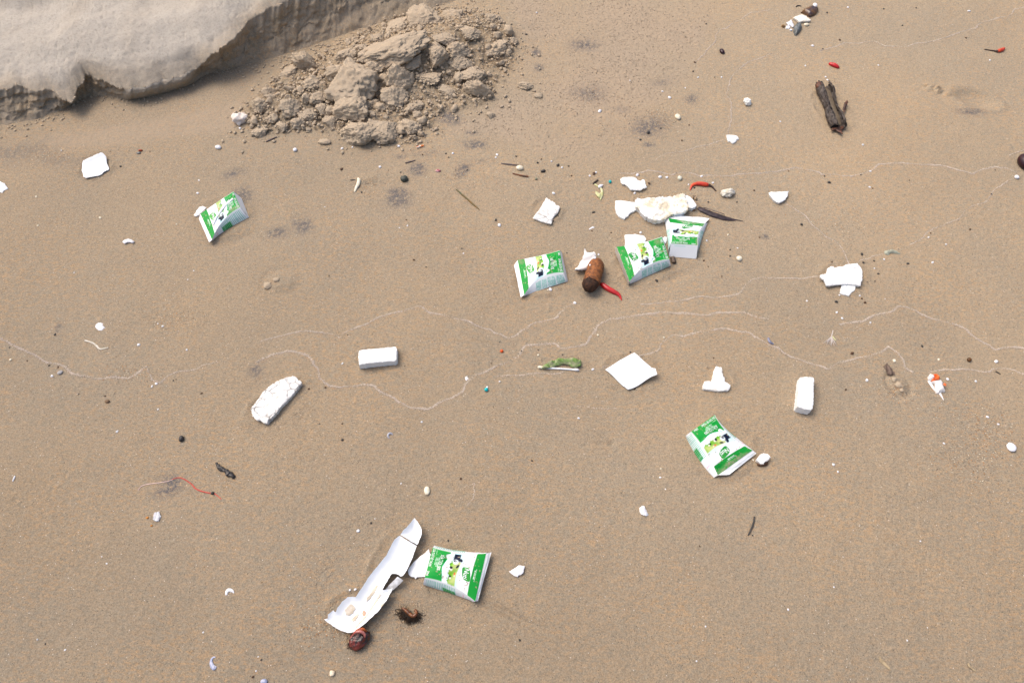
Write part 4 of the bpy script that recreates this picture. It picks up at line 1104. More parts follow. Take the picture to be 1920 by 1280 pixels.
shard("broken_tip", "curved broken tip of the tray", None, [(779.3, 974.8), (785.6, 983.2), (789.5, 989), (792, 994.8), (792.4, 1005.3), (788, 1015.5), (784, 1024.2), (768, 1015.2), (752.4, 1005.6), (758, 998), (766.6, 989.5), (773, 982)],
      .0022, PLASTIC, parent=tray, org=tr_org, curl=rim(.015, .010), rough=.0003, rnd=.0008, jag=.0003, step=.0042)
shard("curled_flap", "narrow flap torn loose along the side", None, [(719, 1110.5), (727, 1102.5), (737, 1093), (747.5, 1084), (753, 1087), (758.2, 1090.0), (748, 1099), (739, 1106), (729, 1110.5)],
      .0022, simple("smudged_plastic", (.72, .73, .75), (.42, .40, .38), 60, .4, .1), parent=tray, org=tr_org, curl=lambda u, v, d: .012 + .008 * v, rough=.0003, rnd=.0006, jag=.0003, step=.004)
for pts in ([(649, 1145), (655, 1137), (662, 1133), (667, 1139), (663, 1150), (655, 1154), (650, 1152)], [(659, 1163), (666, 1154), (672, 1150), (674, 1150), (668, 1163), (662, 1166)], [(688, 1123), (697, 1112), (706, 1099), (711, 1096), (706, 1109), (696, 1122), (689, 1128)], [(668, 1177.5), (690, 1150), (713, 1114.5), (716, 1115.5), (693, 1151.5), (670, 1179)]):
    shard("dried_mud", "dry brown mud film on the tray", None, pts, .0012, simple("dry_mud", (.50, .43, .33), (.66, .60, .51), 60, .8, .4), parent=tray, org=tr_org, curl=lambda u, v, d: .0030, rough=.0001, rnd=.0004, jag=.0006, step=.003, gz=TRAY_GZ, top_extra=on_tray)
lump("pebble", "pinkish-tan pebble sitting in the torn white tray", "pebble", 684.5, 1151, 4.2, 5.5, simple("pinkish_stone", (.50, .30, .20), (.58, .40, .30), 120, .5, .3), 20, .7, dz=.006)
shard("plastic_shard", "triangular white plastic piece wedged beside the bottom milk pouch", "plastic piece",
      [(804.6, 1030.7), (798, 1037), (788, 1044), (777, 1053), (773, 1058), (768, 1063), (764.5, 1069.7), (766.6, 1077), (772, 1081), (777, 1082), (779.3, 1085), (782, 1082), (797, 1080.5), (803, 1060), (808, 1040)], .003, PLASTIC, curl=lambda u, v, d: .004 + .004 * max(0, v), rough=.0003, rnd=.001, jag=.0004)

# ---------------------------------------------------------------- chillies, stub, husks, wood
def chilli(label, px, rad, mat, stem=None, srad=None, group=None):
    if not stem:
        return tube("chilli", label, "chilli pepper", px, rad, mat, 30, 12, .9, .06, group="red chillies on the sand")
    c = place(*px[len(px) // 2])
    r = empty("chilli", tuple(c), label, "chilli pepper", "red chillies on the sand")
    tube("fruit", None, None, px, rad, mat, 30, 12, .9, .06, parent=r, org=c)
    if stem: tube("stem", None, None, stem, srad, STEM, 12, 8, 1, .1, parent=r, org=c)
    return r
chilli("bright red chilli curving to a point, below the rusty brown stub", [(1126, 532), (1131, 534.5), (1139, 540.5), (1151, 547), (1159, 551.5), (1163.5, 557.5), (1165.2, 563)], [2.8, 4.9, 5.3, 4.6, 3.6, 2.2, .6], CHILI)
chilli("red chilli with a dark stem, above the big stained foam slab", [(1294.5, 356.8), (1295.5, 351.5), (1299, 347), (1305.3, 344.8), (1312, 344.4), (1318.5, 345.2), (1325, 346.4), (1328, 347.4)], [.9, 2.0, 2.9, 3.6, 4.2, 4.5, 4.2, 2.5], CHILIO, [(1326, 346.5), (1331, 348), (1336, 351), (1342.6, 358.4)], [3.0, 2.6, 1.7, 1.2])
chilli("stubby red chilli tip lying above the curled bark", [(1554.5, 119.5), (1558, 120.2), (1564, 122.3), (1570, 125.5), (1573.5, 127.5)], [1.5, 3.5, 4.2, 3.3, 1.2], CHILI)
chilli("tiny orange chilli with a long thin stem, far upper right", [(1869, 96.5), (1873, 95.5), (1878, 94), (1881, 92), (1883.5, 90.8)], [2.2, 3.4, 3.5, 3.0, 1.6], CHILIO, [(1846, 93), (1856, 94.5), (1864, 95.8), (1871, 96.4)], [1.0, 1.1, 1.4, 2.8])

sc_ = place(1110, 516)
stub = empty("brown_stub", tuple(sc_), "thick rusty brown cylinder stub with a dark end, between two milk pouches", "rusty stub")
tube("stub_body", None, None, [(1119, 491), (1118, 497), (1116, 505), (1112, 518), (1108.5, 530)], [10, 14.5, 15.6, 15.8, 15.6], RUSTY, 40, 26, .92, .07, .10, parent=stub, org=sc_)
tube("stub_end", None, None, [(1108.5, 527), (1106.5, 534), (1105.5, 539), (1105, 541)], [15.4, 15.2, 12.5, 6.0], RUSTYD, 14, 24, .92, .14, .10, parent=stub, org=sc_)
for i, (a, b, c) in enumerate(((1113, 496, 2.6), (1105, 510, 2.2), (1120, 490, 1.8))):
    lump("pale_spot", None, None, a, b, c, c, SHELL, 0, .5, i, parent=stub, org=sc_, dz=.031)
shard("fibre_scrap", "pale scrap sticking out from the dark end of the brown stub", "fibre scrap", [(1100, 543), (1104, 541), (1106, 543.5), (1103, 547), (1101, 547)], .003, TAN)

# curled bark with sand in it
def bark():
    c = place(1558, 206)
    r = empty("curled_bark", tuple(c), "dark brown curl of bark holding sand, upper right", "bark")
    top, bot = place(1541, 164), place(1571.5, 243)
    ax = bot - top; L = np.linalg.norm(ax[:2]); ax = ax / np.linalg.norm(ax); sd_ = np.array([-ax[1], ax[0], 0]); sd_ /= np.linalg.norm(sd_)
    if sd_[0] > 0: sd_ = -sd_                                   # + is the left rim
    n = 50
    def sheet(name, prof, mat, lo=0, hi=1, amp=.0016):
        V = []; rows_ = len(prof)
        for i in range(n):
            t = lo + (hi - lo) * i / (n - 1)
            w = .92 + .10 * math.sin(t * 9) + .05 * vnoise(t * 14, 3.3) - .12 * sstep(.85, 1, t)
            for k, (a, h) in enumerate(prof):
                e = .006 * float(vnoise(k * .9, 5.0)) * (1 if i in (0, n - 1) else 0)
                nx = amp * mnoise.noise(Vector((t * 9, k * .6, 1))) + amp * .8 * mnoise.noise(Vector((t * 26, k * .9, 4)))
                p = top + ax * (L * t + e) + sd_ * (a * w + nx)
                V.append((p[0], p[1], float(ground_h(p[0], p[1])) + max(h * w + nx * 1.3, -.002)))
        Fs = [[i * rows_ + k, i * rows_ + k + 1, (i + 1) * rows_ + k + 1, (i + 1) * rows_ + k] for i in range(n - 1) for k in range(rows_ - 1)]
        me = mesh_from(name, np.array(V) - c, Fs, True, 50)
        o = link(name, me, parent=r, mats=[mat])
        m = o.modifiers.new("thickness", 'SOLIDIFY'); m.thickness = .0022; m.offset = 0
        return o
    curl_ = np.array([(.0035, .0150), (.0060, .0215), (.0110, .0262), (.0170, .0268), (.0225, .0230), (.0265, .0160), (.0262, .0075), (.0200, .0022), (.0080, .0015), (-.0040, .0015), (-.0130, .0025), (-.0185, .0085), (-.0212, .0165), (-.0205, .0235), (-.0172, .0262), (-.0138, .0232)])
    tt = np.linspace(0, len(curl_) - 1, 46)
    sheet("bark_sheet", [(float(np.interp(q, range(len(curl_)), curl_[:, 0])), float(np.interp(q, range(len(curl_)), curl_[:, 1]))) for q in tt], BARK, amp=.0026)
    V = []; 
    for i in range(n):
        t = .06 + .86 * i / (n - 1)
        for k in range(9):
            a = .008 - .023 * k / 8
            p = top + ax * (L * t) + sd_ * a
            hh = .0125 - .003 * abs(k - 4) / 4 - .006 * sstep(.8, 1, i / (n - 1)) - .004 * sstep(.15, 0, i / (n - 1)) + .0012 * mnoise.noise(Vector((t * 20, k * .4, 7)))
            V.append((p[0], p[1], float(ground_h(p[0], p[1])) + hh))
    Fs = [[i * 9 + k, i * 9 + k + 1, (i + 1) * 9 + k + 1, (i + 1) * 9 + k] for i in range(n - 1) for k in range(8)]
    link("sand_filling", mesh_from("sand_filling", np.array(V) - c, Fs), parent=r, mats=[SHADESAND])
    shard("splinter", None, None, [(1580, 199), (1585, 194.5), (1586.5, 198), (1584, 208), (1582, 214), (1578, 207)], .003, BARKR, parent=r, org=c, curl=lambda u, v, d: .012 + .006 * v)
    shard("broken_tip", None, None, [(1557, 243), (1570, 240), (1586, 236), (1582, 243), (1577, 247), (1577.5, 256), (1573, 252), (1565, 246), (1558, 249)], .003, BARKR, parent=r, org=c, curl=lambda u, v, d: .008 - .004 * v)
    lump("knot", None, None, 1534, 167, 7, 8, BARKR, 0, .8, 3, parent=r, org=c, dz=.012)
bark()

def multi(name, label, cat, at, parts):
    c = place(*at); r = empty(name, tuple(c), label, cat)
    for f in parts: f(r, c)
    return r
# hairy husk
def hairy(r, c):
    tube("ridge", None, None, [(754, 1140.5), (757.5, 1141.8), (763.8, 1146.3), (768.8, 1151.3), (774.4, 1155), (779.4, 1153), (781.6, 1147.5), (777.8, 1143.4)], [1.5, 2.6, 3.2, 3.4, 3.6, 3.6, 3.2, 2.4], BODYO, 40, 10, 1, .16, .0, parent=r, org=c, zoff=[.006] * 8)
    s = scale_at(766, 1153); Vs, Fs = [], []; rd = random.Random(5)
    for k in range(330):
        t = rd.random(); bx_ = 755 + 26 * t; by_ = 1142 + 13 * math.sin(min(1, t * 1.25) * 1.9) 
        a = math.radians(rd.gauss(105, 42) if t < .8 else rd.gauss(60, 35)) if rd.random() < .88 else rd.uniform(0, 6.28)
        L = rd.uniform(6, 16) * (1 if rd.random() < .85 else 1.35); bend = rd.uniform(-.9, .9)
        p0 = place(bx_, by_); pts = []
        z0 = rd.uniform(.003, .010)
        for q in range(5):
            f = q / 4; aa = a + bend * f
            pts.append((p0[0] + math.cos(aa) * L / s * f, p0[1] - math.sin(aa) * L / s * f, p0[2] + z0 * (1 - f) + .004 * math.sin(f * 3) * rd.random() + .0006))
        v, f_ = tube_geo(pts, [.0007, .0006, .0005, .0004, .0002], 4)
        o = sum(len(x) for x in Vs); Vs.append(np.array([q[:] for q in v])); Fs += [[i + o for i in g] for g in f_]
    o = link("bristles", mesh_from("bristles", np.concatenate(Vs) - c, Fs), parent=r, mats=[BRISTLE]); o["kind"] = "stuff"
    tube("long_bristle", None, None, [(783, 1147), (789, 1151.5), (795, 1153.5), (799.5, 1151.5)], [.9, .8, .7, .5], BRISTLE, 14, 6, 1, 0, .2, parent=r, org=c)
    tube("long_bristle", None, None, [(757, 1143), (748, 1142), (741.5, 1142.5), (743.5, 1146.5), (747, 1149)], [.8, .8, .7, .7, .5], BRISTLE, 14, 6, 1, 0, .2, parent=r, org=c)
multi("hairy_husk", "brown bristly husk with a curled orange-brown ridge, below the torn tray", "husk", (767, 1152), [hairy])
def fleshy(r, c):
    lump("husk_body", None, None, 673.5, 1198, 21, 13.5, FLESH, 38, .85, 4, .22, 4, parent=r, org=c, embed=.2)
    tube("torn_rim", None, None, [(660, 1198), (666, 1192), (671, 1187.5), (679, 1186.5), (686, 1189), (688, 1194), (684, 1199)], [1.2, 1.6, 2.4, 2.6, 2.4, 2.0, 1.2], FLESHP, 30, 8, 1, .25, .0, parent=r, org=c, zoff=[.016, .022, .025, .026, .025, .022, .014])
    tube("orange_edge", None, None, [(671, 1184), (679, 1182), (686, 1182), (690, 1186)], [1.6, 2.6, 2.6, 1.5], simple("orange_red_flesh", (.42, .10, .02), (.25, .04, .015), 130, .35, .4), 18, 8, 1, .2, .0, parent=r, org=c, zoff=[.020, .023, .022, .016])
    tube("stalk", None, None, [(659, 1207), (655, 1211), (651, 1215)], [3.0, 2.2, 1.2], WOOD, 8, 7, 1, .2, parent=r, org=c)
multi("torn_fruit_husk", "dark red glossy torn fruit husk at the lower end of the white tray", "fruit husk", (673, 1198), [fleshy])
# green husk and the white cotton bud lying against it
shard("green_husk", "crumpled green plant husk behind the white cotton bud", "husk", [(1016, 690.5), (1019, 685), (1027, 680.5), (1036, 677.5), (1045, 675), (1055, 674), (1066, 673.8), (1078, 674.5), (1088, 676.5), (1090.5, 682), (1088, 687), (1081, 688.5), (1072, 687), (1066, 684), (1058, 682.5), (1048, 683.5), (1040, 686.5), (1030, 689.5), (1022, 691)],
      .005, GREENH, curl=lambda u, v, d: .004 + .004 * math.sin(u * 11 + v * 3) * .6 + .006 * max(0, v), rough=.0022, step=.0022, crack=(.018, .0022, .12))
def bud(r, c):
    tube("stick", None, None, [(1012, 688.2), (1030, 690), (1055, 691.3), (1082, 693)], [1.7, 1.7, 1.7, 1.7], PLASTIC, 20, 10, 1, 0, .0, parent=r, org=c)
    tube("cotton_tip", None, None, [(1009, 687.6), (1011, 688), (1016, 688.6), (1021, 689.2)], [1.4, 2.7, 2.8, 1.7], CREAM, 12, 10, 1, .05, .0, parent=r, org=c)
    tube("cotton_tip", None, None, [(1075, 692.6), (1079, 692.8), (1083, 693.2), (1085.5, 693.4)], [1.7, 2.6, 2.5, 1.3], SHELL, 12, 10, 1, .05, .0, parent=r, org=c)
multi("cotton_bud", "white cotton bud lying along the green husk", "cotton bud", (1047, 691), [bud])
def podloop(r, c):
    tube("stalk", None, None, [(1115, 345), (1119, 348), (1124, 351), (1128, 355.5), (1129, 362), (1127.5, 369), (1125.5, 375)], [1.2, 1.5, 1.7, 2.2, 2.2, 1.9, 1.3], PALEG, 26, 8, .8, .08, parent=r, org=c)
    shard("leaf_flap", None, None, [(1116, 358), (1119, 361), (1124, 363.5), (1127, 361), (1126, 369), (1124, 372), (1120, 369), (1116.5, 364)], .002, PALEG, parent=r, org=c, curl=lambda u, v, d: .004)
multi("pale_green_stalk", "pale green hooked stalk with a leaf flap, left of the jagged foam piece", "plant stalk", (1123, 360), [podloop])
shard("shell_chip", "small white chip on the pale green hooked stalk", "shell", [(1122, 348), (1125, 345), (1131, 344.5), (1130, 347), (1126, 350.5), (1122, 350.5)], .003, SHELL, lift=.004)
tube("twig", "short dark twig at the upper end of the pale green stalk", "twig", [(1112, 344.5), (1116, 341.5), (1121, 337.5)], [1.5, 1.9, 1.7], WOOD, 12, 7, 1, .2)
def splinter(r, c):
    tube("blade", None, None, [(1309.5, 389.5), (1315, 393), (1324, 397), (1338, 402.5), (1352, 407), (1366, 410.5), (1379, 412.5)], [3.2, 5.2, 5.6, 5.8, 5.4, 4.2, 1.4], WOODB, 34, 10, .45, .14, parent=r, org=c)
    tube("tail", None, None, [(1375, 411.5), (1384, 413), (1393, 415)], [1.5, .9, .5], WOODB, 8, 6, 1, 0, parent=r, org=c)
    tube("loose_fibre", None, None, [(1318, 391), (1335, 397), (1352, 402.5), (1358, 404)], [.8, .8, .7, .5], GREYS, 14, 5, 1, .1, parent=r, org=c, zoff=[.005, .006, .006, .004])
multi("black_splinter", "long black wood splinter tapering to the right, beside the stained foam slab", "wood splinter", (1345, 404), [splinter])
lump("shell", "small brown and cream banded shell beside the rounded foam shard", "shell", 1302.5, 371, 4.2, 5.2, STRIPED, 20, .9)
tube("twig", "short orange-brown twig below the rounded foam shard", "twig", [(1291, 391.5), (1297, 393), (1303, 394)], [2.2, 2.4, 1.6], simple("orange_brown_twig", (.22, .10, .02), (.10, .05, .02), 80, .5, .4), 14, 8, 1, .12)
tube("brown_stump", "dark brown stump end showing under the end-on milk pouch", "wood bit", [(1261, 483), (1262.5, 488), (1263.5, 493)], [4.5, 4.6, 4.0], WOOD, 12, 10, 1, .12)
shard("shell_chip", "pale lilac chip between the two neighbouring milk pouches", "shell", [(1241, 445), (1247, 443), (1251, 443), (1250, 451), (1248, 456), (1243, 450)], .003, SHELL, lift=.003)
lump("coral_lump", "grey-white crinkled lump right of the stemmed red chilli", "coral", 1365, 361.5, 12.5, 8, CORAL, 8, .8, 3, .35, 4)
lump("coral_lump", "knobbly white lump in the upper right, above the fish-shaped chip", "coral", 1401, 191, 7, 8, simple("white_lump", (.74, .74, .70), (.66, .64, .58), 120, .7, .6, 250), 0, .8, 5, .3, 4)
lump("coral_lump", "pinkish-white knobbly lump at the left foot of the sand heap", "coral", 450, 222.5, 13.5, 10.5, simple("pinkish_coral", (.70, .60, .52), (.74, .68, .62), 90, .8, .8, 200), 10, .8, 6, .38, 4)

# cluster in the upper right corner
shard("mussel_shell", "brown mussel shell piece in the upper right cluster", "shell", [(1502, 22), (1506, 19), (1513, 15.5), (1521, 12), (1531, 11), (1535, 19), (1531, 25), (1524, 30), (1519, 32), (1511, 27)], .004, simple("amber_shell", (.16, .075, .022), (.040, .026, .030), 45, .3, .3, 150, .001, .5), curl=lambda u, v, d: .011 * min(1, d / .012) ** .5, step=.003)
lump("plastic_bead", "white bead lying on the brown mussel shell piece", "bead", 1526, 15.5, 4.0, 4.8, SHELL, 0, .8, dz=.011, rough=.04)
shard("foam_tile", "creamy four-sided chip in the upper right cluster, under the brown mussel shell", "foam piece", [(1488.3, 32), (1496, 28.5), (1503.8, 26), (1512, 30), (1521, 36), (1520, 38), (1509, 39), (1499, 40), (1494, 36)], .006, simple("cream_board", (.72, .66, .56), (.76, .73, .66), 60, .6, .2), lift=.003)
shard("shell_fragment", "dark grey clam shell half at the bottom of the upper right cluster", "shell", [(1488.5, 51), (1493, 45.5), (1497.5, 44), (1502, 46), (1504, 51), (1502, 57), (1498, 62), (1492.5, 65.5), (1490, 64), (1488, 58)], .004, SHELLG, curl=lambda u, v, d: .013 * min(1, d / .013) ** .5, step=.0028)
shard("shell_chip", "forked white chip left in the upper right cluster", "shell", [(1474.5, 41), (1480, 40), (1483.5, 36), (1486, 41), (1489, 46), (1487, 50), (1483, 47), (1479, 46)], .004, SHELL, lift=.002)
shard("shell_chip", "blunt white chip at the lower left of the upper right cluster", "shell", [(1473.5, 51), (1475.5, 47), (1480, 47), (1482.5, 50), (1480, 53), (1475, 53)], .004, SHELL)
lump("pebble", "cream pebble right of the dark clam shell half", "pebble", 1512, 46.5, 5, 3, CREAM, 5, .7)
lump("snail_shell", "tiny amber snail shell at the left of the upper right cluster", "shell", 1468.5, 49, 3.2, 3, simple("amber", (.32, .18, .06), (.06, .035, .02), 180, .4, .2), 0, .8)
lump("shell_chip", "small pale bead of shell under the forked chip", "shell", 1483, 56.5, 2.6, 2.2, SHELL, 0, .7)
tube("twig", "tiny bent black twig left of the brown mussel shell piece", "twig", [(1492.5, 13), (1496, 11), (1502, 12)], [1, 1.1, .8], BLACK, 8, 6)
# right edge
lump("seed_pod", "dark purple seed pod cut off by the right edge", "seed pod", 1924, 303, 14, 16, POD, 0, .8, 2, .04)
lump("plastic_bead", "white bead below the dark seed pod at the right edge", "bead", 1906.5, 332, 4, 4, SHELL, 0, .8, 3, .05)
shard("jelly_film", "pale greenish film scrap where two pale wash lines meet, right of the cracked foam", "film scrap", [(1658, 472), (1662, 468), (1670, 467), (1680, 468), (1687, 472), (1689, 476), (1680, 475), (1672, 474.5), (1665, 478), (1660, 476)], .003, JELLY, curl=lambda u, v, d: .003 * min(1, d / .006), jag=.001)
# crab claw
def claw(r, c):
    shard("palm", None, None, [(1745, 715), (1752, 713), (1760, 711), (1765, 711), (1768.5, 717), (1769, 723), (1773.5, 732.5), (1771, 734), (1764, 734), (1760, 738), (1757, 736), (1755, 727), (1754, 719)], .006, CLAWW, parent=r, org=c, curl=lambda u, v, d: .006 * min(1, d / .006), step=.0022)
    shard("knuckle", "orange knuckle of the claw", None, [(1750, 700.5), (1755, 700), (1760, 703), (1763, 708), (1760, 711), (1755, 713.5), (1749, 712), (1748, 709.5), (1754, 708.5), (1756, 705)], .007, CLAWO, parent=r, org=c, curl=lambda u, v, d: .007 * min(1, d / .005), step=.0022)
    shard("joint", None, None, [(1742, 704.5), (1745, 700), (1750, 701.5), (1754, 704), (1753, 708.5), (1746, 712), (1742.5, 710), (1741, 707)], .006, CLAWW, parent=r, org=c, curl=lambda u, v, d: .005 * min(1, d / .005), step=.0022)
    tube("finger", None, None, [(1741, 713.5), (1744, 718), (1749, 726), (1753, 732.5)], [2.2, 2.8, 2.6, .9], CLAWW, 16, 8, .8, .05, parent=r, org=c)
    tube("spine", None, None, [(1760, 734), (1764, 740), (1767, 745), (1769, 750)], [3.2, 2.2, 1.4, .5], CLAWW, 12, 8, .6, .03, parent=r, org=c)
    lump("orange_spot", None, None, 1767.5, 724, 2.6, 2.8, CLAWO, 0, .5, parent=r, org=c, dz=.010)
multi("crab_claw", "broken white and orange crab claw at the right", "crab claw", (1755, 720), [claw])
shard("feather", "brown feather scrap stuck in a little sand mound, left of the crab claw", "feather", [(1656.5, 684.5), (1660, 685), (1663.5, 681), (1668, 686), (1673, 692), (1678, 699.6), (1673, 702), (1668.5, 704.6), (1664, 699), (1661, 691)], .002, simple("brown_barbs", (.070, .042, .030), (.17, .12, .09), 60, .6, .6, 160), curl=lambda u, v, d: .0015 + .001 * math.sin(u * 7), jag=.0012, rough=.0003)
for lab, a, b, r1, r2 in (("sandy clod just below the brown feather scrap", 1677, 711, 5, 4), ("larger sandy clod below the brown feather scrap", 1685, 721, 7, 5), ("small sandy clod at the end of the feather's mound", 1691, 731, 4, 3)):
    lump("sand_lump", lab, "sand lump", a, b, r1, r2, CLUMP, 30, .45, 4, .35, 3, cuts=3, embed=.5)
# pale sprig
def sprig(r, c):
    tube("stem", None, None, [(1562, 619), (1560.5, 625), (1559, 631)], [.7, .8, 1.0], FLUFF, 8, 6, 1, 0, parent=r, org=c)
    Vs, Fs = [], []; rd = random.Random(3)
    for k in range(34):
        a = rd.uniform(-.75, .55); L = rd.uniform(10, 20); p = [(1559 + L * f * math.sin(a + .5 * a * f) , 630 + L * f * math.cos(a)) for f in (0, .35, .7, 1)]
        pts = [place(*q, .0008 + .0015 * rd.random()) for q in p]
        v, f_ = tube_geo(pts, [.0006, .0005, .0004, .0003], 4); o = sum(len(x) for x in Vs); Vs.append(np.array([q[:] for q in v])); Fs += [[i + o for i in g] for g in f_]
    o = link("filaments", mesh_from("filaments", np.concatenate(Vs) - c, Fs), parent=r, mats=[FLUFF]); o["kind"] = "stuff"
    tube("green_bit", None, None, [(1561, 630), (1564, 634), (1567, 637.5)], [.9, 1.3, .8], PALEG, 8, 6, .6, 0, parent=r, org=c)
multi("pale_sprig", "pale feathery sprig fanning downward, upper right of the white foam bar", "plant sprig", (1558, 636), [sprig])
# red string
def string(r, c):
    tube("red_length", None, None, [(322, 899), (329, 896), (335, 895), (342, 896.5), (350, 900.6), (360, 908), (366, 915), (375, 919.5), (386, 922.5), (394, 924), (401, 924.5), (408, 929), (415, 935.5)], [.5, .7, .8, .95, 1.0, 1.1, 1.2, 1.2, 1.1, 1.0, 1.0, .9, .5], STRING, 60, 7, .9, .1, .1, parent=r, org=c)
    tube("pale_length", None, None, [(258.8, 919), (262, 914), (266, 910.5), (276, 907.5), (292.5, 905.4), (307.5, 903.2), (316, 901.5), (324, 898.5)], [.5, .6, .7, .7, .7, .7, .6, .5], STRINGP, 40, 7, .9, .1, .15, parent=r, org=c)
    lump("dark_knot", None, None, 398.5, 924, 3.4, 2.6, BLACK, 0, .9, parent=r, org=c)
multi("red_string", "wavy length of red string fading to pale pink, lower left", "string", (345, 905), [string])
tube("driftwood_bit", "knobbly black driftwood bit above the red string", "driftwood", [(405.5, 867), (408, 872), (412.5, 878), (419, 880.5), (426, 885), (433, 890), (440, 894.5)], [2.0, 2.4, 4.2, 3.0, 5.0, 4.2, 2.2], BLACK, 46, 11, .8, .75, .2)
tube("twig", "curved black twig standing out in the lower right", "twig", [(1414.5, 968), (1413.5, 977), (1410, 988), (1405.5, 998), (1402.5, 1003.5)], [1.4, 1.7, 1.8, 1.6, 1.0], BLACK, 20, 7, 1, .15)
tube("twig", "long straight olive-brown twig in the upper middle", "twig", [(855, 355), (862, 361), (876, 373), (888, 384), (898.8, 393)], [.8, 1.5, 1.6, 1.6, .8], OLIVE, 24, 7, 1, .06)
tube("twig", "greyish straight stick touching a cream pebble, upper middle", "twig", [(940, 306.8), (952, 308), (962, 309), (973, 310)], [1.0, 1.4, 1.4, 1.0], GREYS, 14, 7, 1, .08)
tube("twig", "reddish stick with dark ends below the cream pebble", "twig", [(961.5, 325.3), (970, 327.5), (980, 329.7), (990.6, 331)], [1.3, 1.4, 1.7, 1.6], simple("reddish_stick", (.20, .075, .03), (.045, .03, .025), 60, .6, .4), 14, 7, 1, .1)
tube("twig", "short dark twig left, under the edge of the sand heap", "twig", [(498.8, 266), (508, 261.5), (518.8, 257)], [1.3, 1.5, 1.2], GREYS, 12, 7, 1, .1)
tube("twig", "short dark twig under the right foot of the sand heap", "twig", [(760, 305.8), (769, 303.3), (778.8, 300.3)], [1.1, 1.3, .9], GREYS, 12, 7, 1, .1)
tube("twig", "short dark twig beside the wash line right of the crab claw", "twig", [(1866.5, 696), (1871, 698.5), (1876, 701)], [1, 1.1, .9], BLACK, 8, 6)
tube("orange_scrap", "small orange and white rod right of the sand heap's lower tip", "plastic piece", [(781, 276.8), (787, 275), (794.5, 273.2)], [1.8, 2.1, 1.6], simple("orange_white", (.60, .16, .03), (.72, .62, .52), 120, .5, .2, lo=.5, hi=.56), 10, 8)
tube("shell_crescent", "curved white tusk of shell with sand piled behind it, below the sand heap", "shell", [(671, 334), (673, 338), (671.5, 345), (668, 352), (665, 360)], [1.5, 3.4, 3.6, 3.0, 1.4], CREAM, 18, 9, .7, .08)
tube("twig", "tiny dark twig touching the white tusk of shell", "twig", [(657, 337.7), (661, 337.5), (665.5, 337)], [1, 1.2, .8], BLACK, 8, 6)
lump("pebble", "dark greenish pebble below the sand heap, left of the long twig", "pebble", 758, 335, 7, 6, simple("dark_stone", (.035, .040, .032), (.07, .075, .06), 120, .6, .3), 0, .8, 2, .15)
lump("pebble", "oval cream pebble at the end of the greyish stick", "pebble", 974.4, 314.8, 7, 4.6, CREAM, -8, .8, 2, .05)
lump("pebble", "upright oval cream pebble in the lower middle, above the tray tip", "pebble", 800.7, 919.4, 5.4, 7.6, CREAM, 8, .6, 3, .05)
lump("pebble", "round cream pebble right of the two neighbouring milk pouches", "pebble", 1386, 484.4, 5.4, 5, CREAM, 0, .7, 4, .05)
lump("pebble", "yellowish-white pebble with a lilac tip, between the heap and the knobbly white lump", "pebble", 1271, 219, 5, 6.2, CREAM, 15, .7, 5, .12)
lump("pebble", "white pebble left of the sand heap, below the knobbly pinkish lump", "pebble", 409, 276, 5.8, 4.2, SHELL, -10, .7, 5, .12)
lump("pebble", "olive-white pebble in the row above the stained foam slab", "pebble", 1274.6, 334, 4.2, 4.4, simple("olive_white", (.55, .54, .42), (.66, .65, .56), 140, .6, .3), 0, .8, 7, .2)
lump("pebble", "brown rounded pebble in the left half, below the pale wash line", "pebble", 201, 752, 4.8, 3.2, simple("brown_stone", (.22, .13, .06), (.12, .07, .04), 140, .6, .3), -10, .7)
lump("pebble", "shiny dark brown oval pebble above the wash line at the right edge", "pebble", 1817.4, 674, 4.4, 3.6, simple("shiny_brown", (.14, .06, .015), (.025, .014, .010), 150, .25, .1), 25, .9)
lump("pebble", "round black stone in the lower left, above the driftwood bit", "pebble", 340, 822, 4.8, 5.4, BLACK, 0, .9, 3, .15)
lump("mussel_shell", "small black mussel shell in the upper right, left of the bark curl", "shell", 1354, 96.5, 4.2, 6, POD, 15, .8, 3, .08)
lump("sand_lump", "flat moist sand lump just below the sand heap", "sand lump", 609, 266, 11, 5.5, CLUMP, 0, .6, 3, .2)
lump("sand_lump", "little crumbly sand lump in the left half, lower of two", "sand lump", 501, 535, 7.5, 6.5, CLUMP, 30, .45, 4, .28, 4, embed=.5)
lump("sand_lump", "little crumbly sand lump in the left half, upper of two", "sand lump", 517.5, 524, 6, 4, CLUMP, 0, .45, 6, .28, 4, embed=.5)
shard("dead_leaf", "narrow tan leaf scrap near the bottom right", "leaf", [(1647, 1229), (1651, 1231), (1657, 1238), (1664, 1246), (1671.5, 1257), (1664, 1252), (1656, 1245), (1650, 1238)], .0014, TAN, curl=lambda u, v, d: .002)
shard("dead_leaf", "curled pale leaf scrap in the bottom right corner", "leaf", [(1813, 1244), (1817, 1243), (1818, 1248), (1824, 1252), (1829, 1259), (1822, 1255), (1815, 1250)], .0014, TAN, curl=lambda u, v, d: .003)
tube("coral_twig", "small pale knobbly coral twig in the left half", "coral", [(158.8, 638), (167, 640), (175, 643), (181, 648), (185.5, 653), (192, 654), (203, 651.3)], [1.2, 1.5, 1.5, 1.6, 1.7, 1.4, 1.2], CORAL, 34, 7, .8, .45)
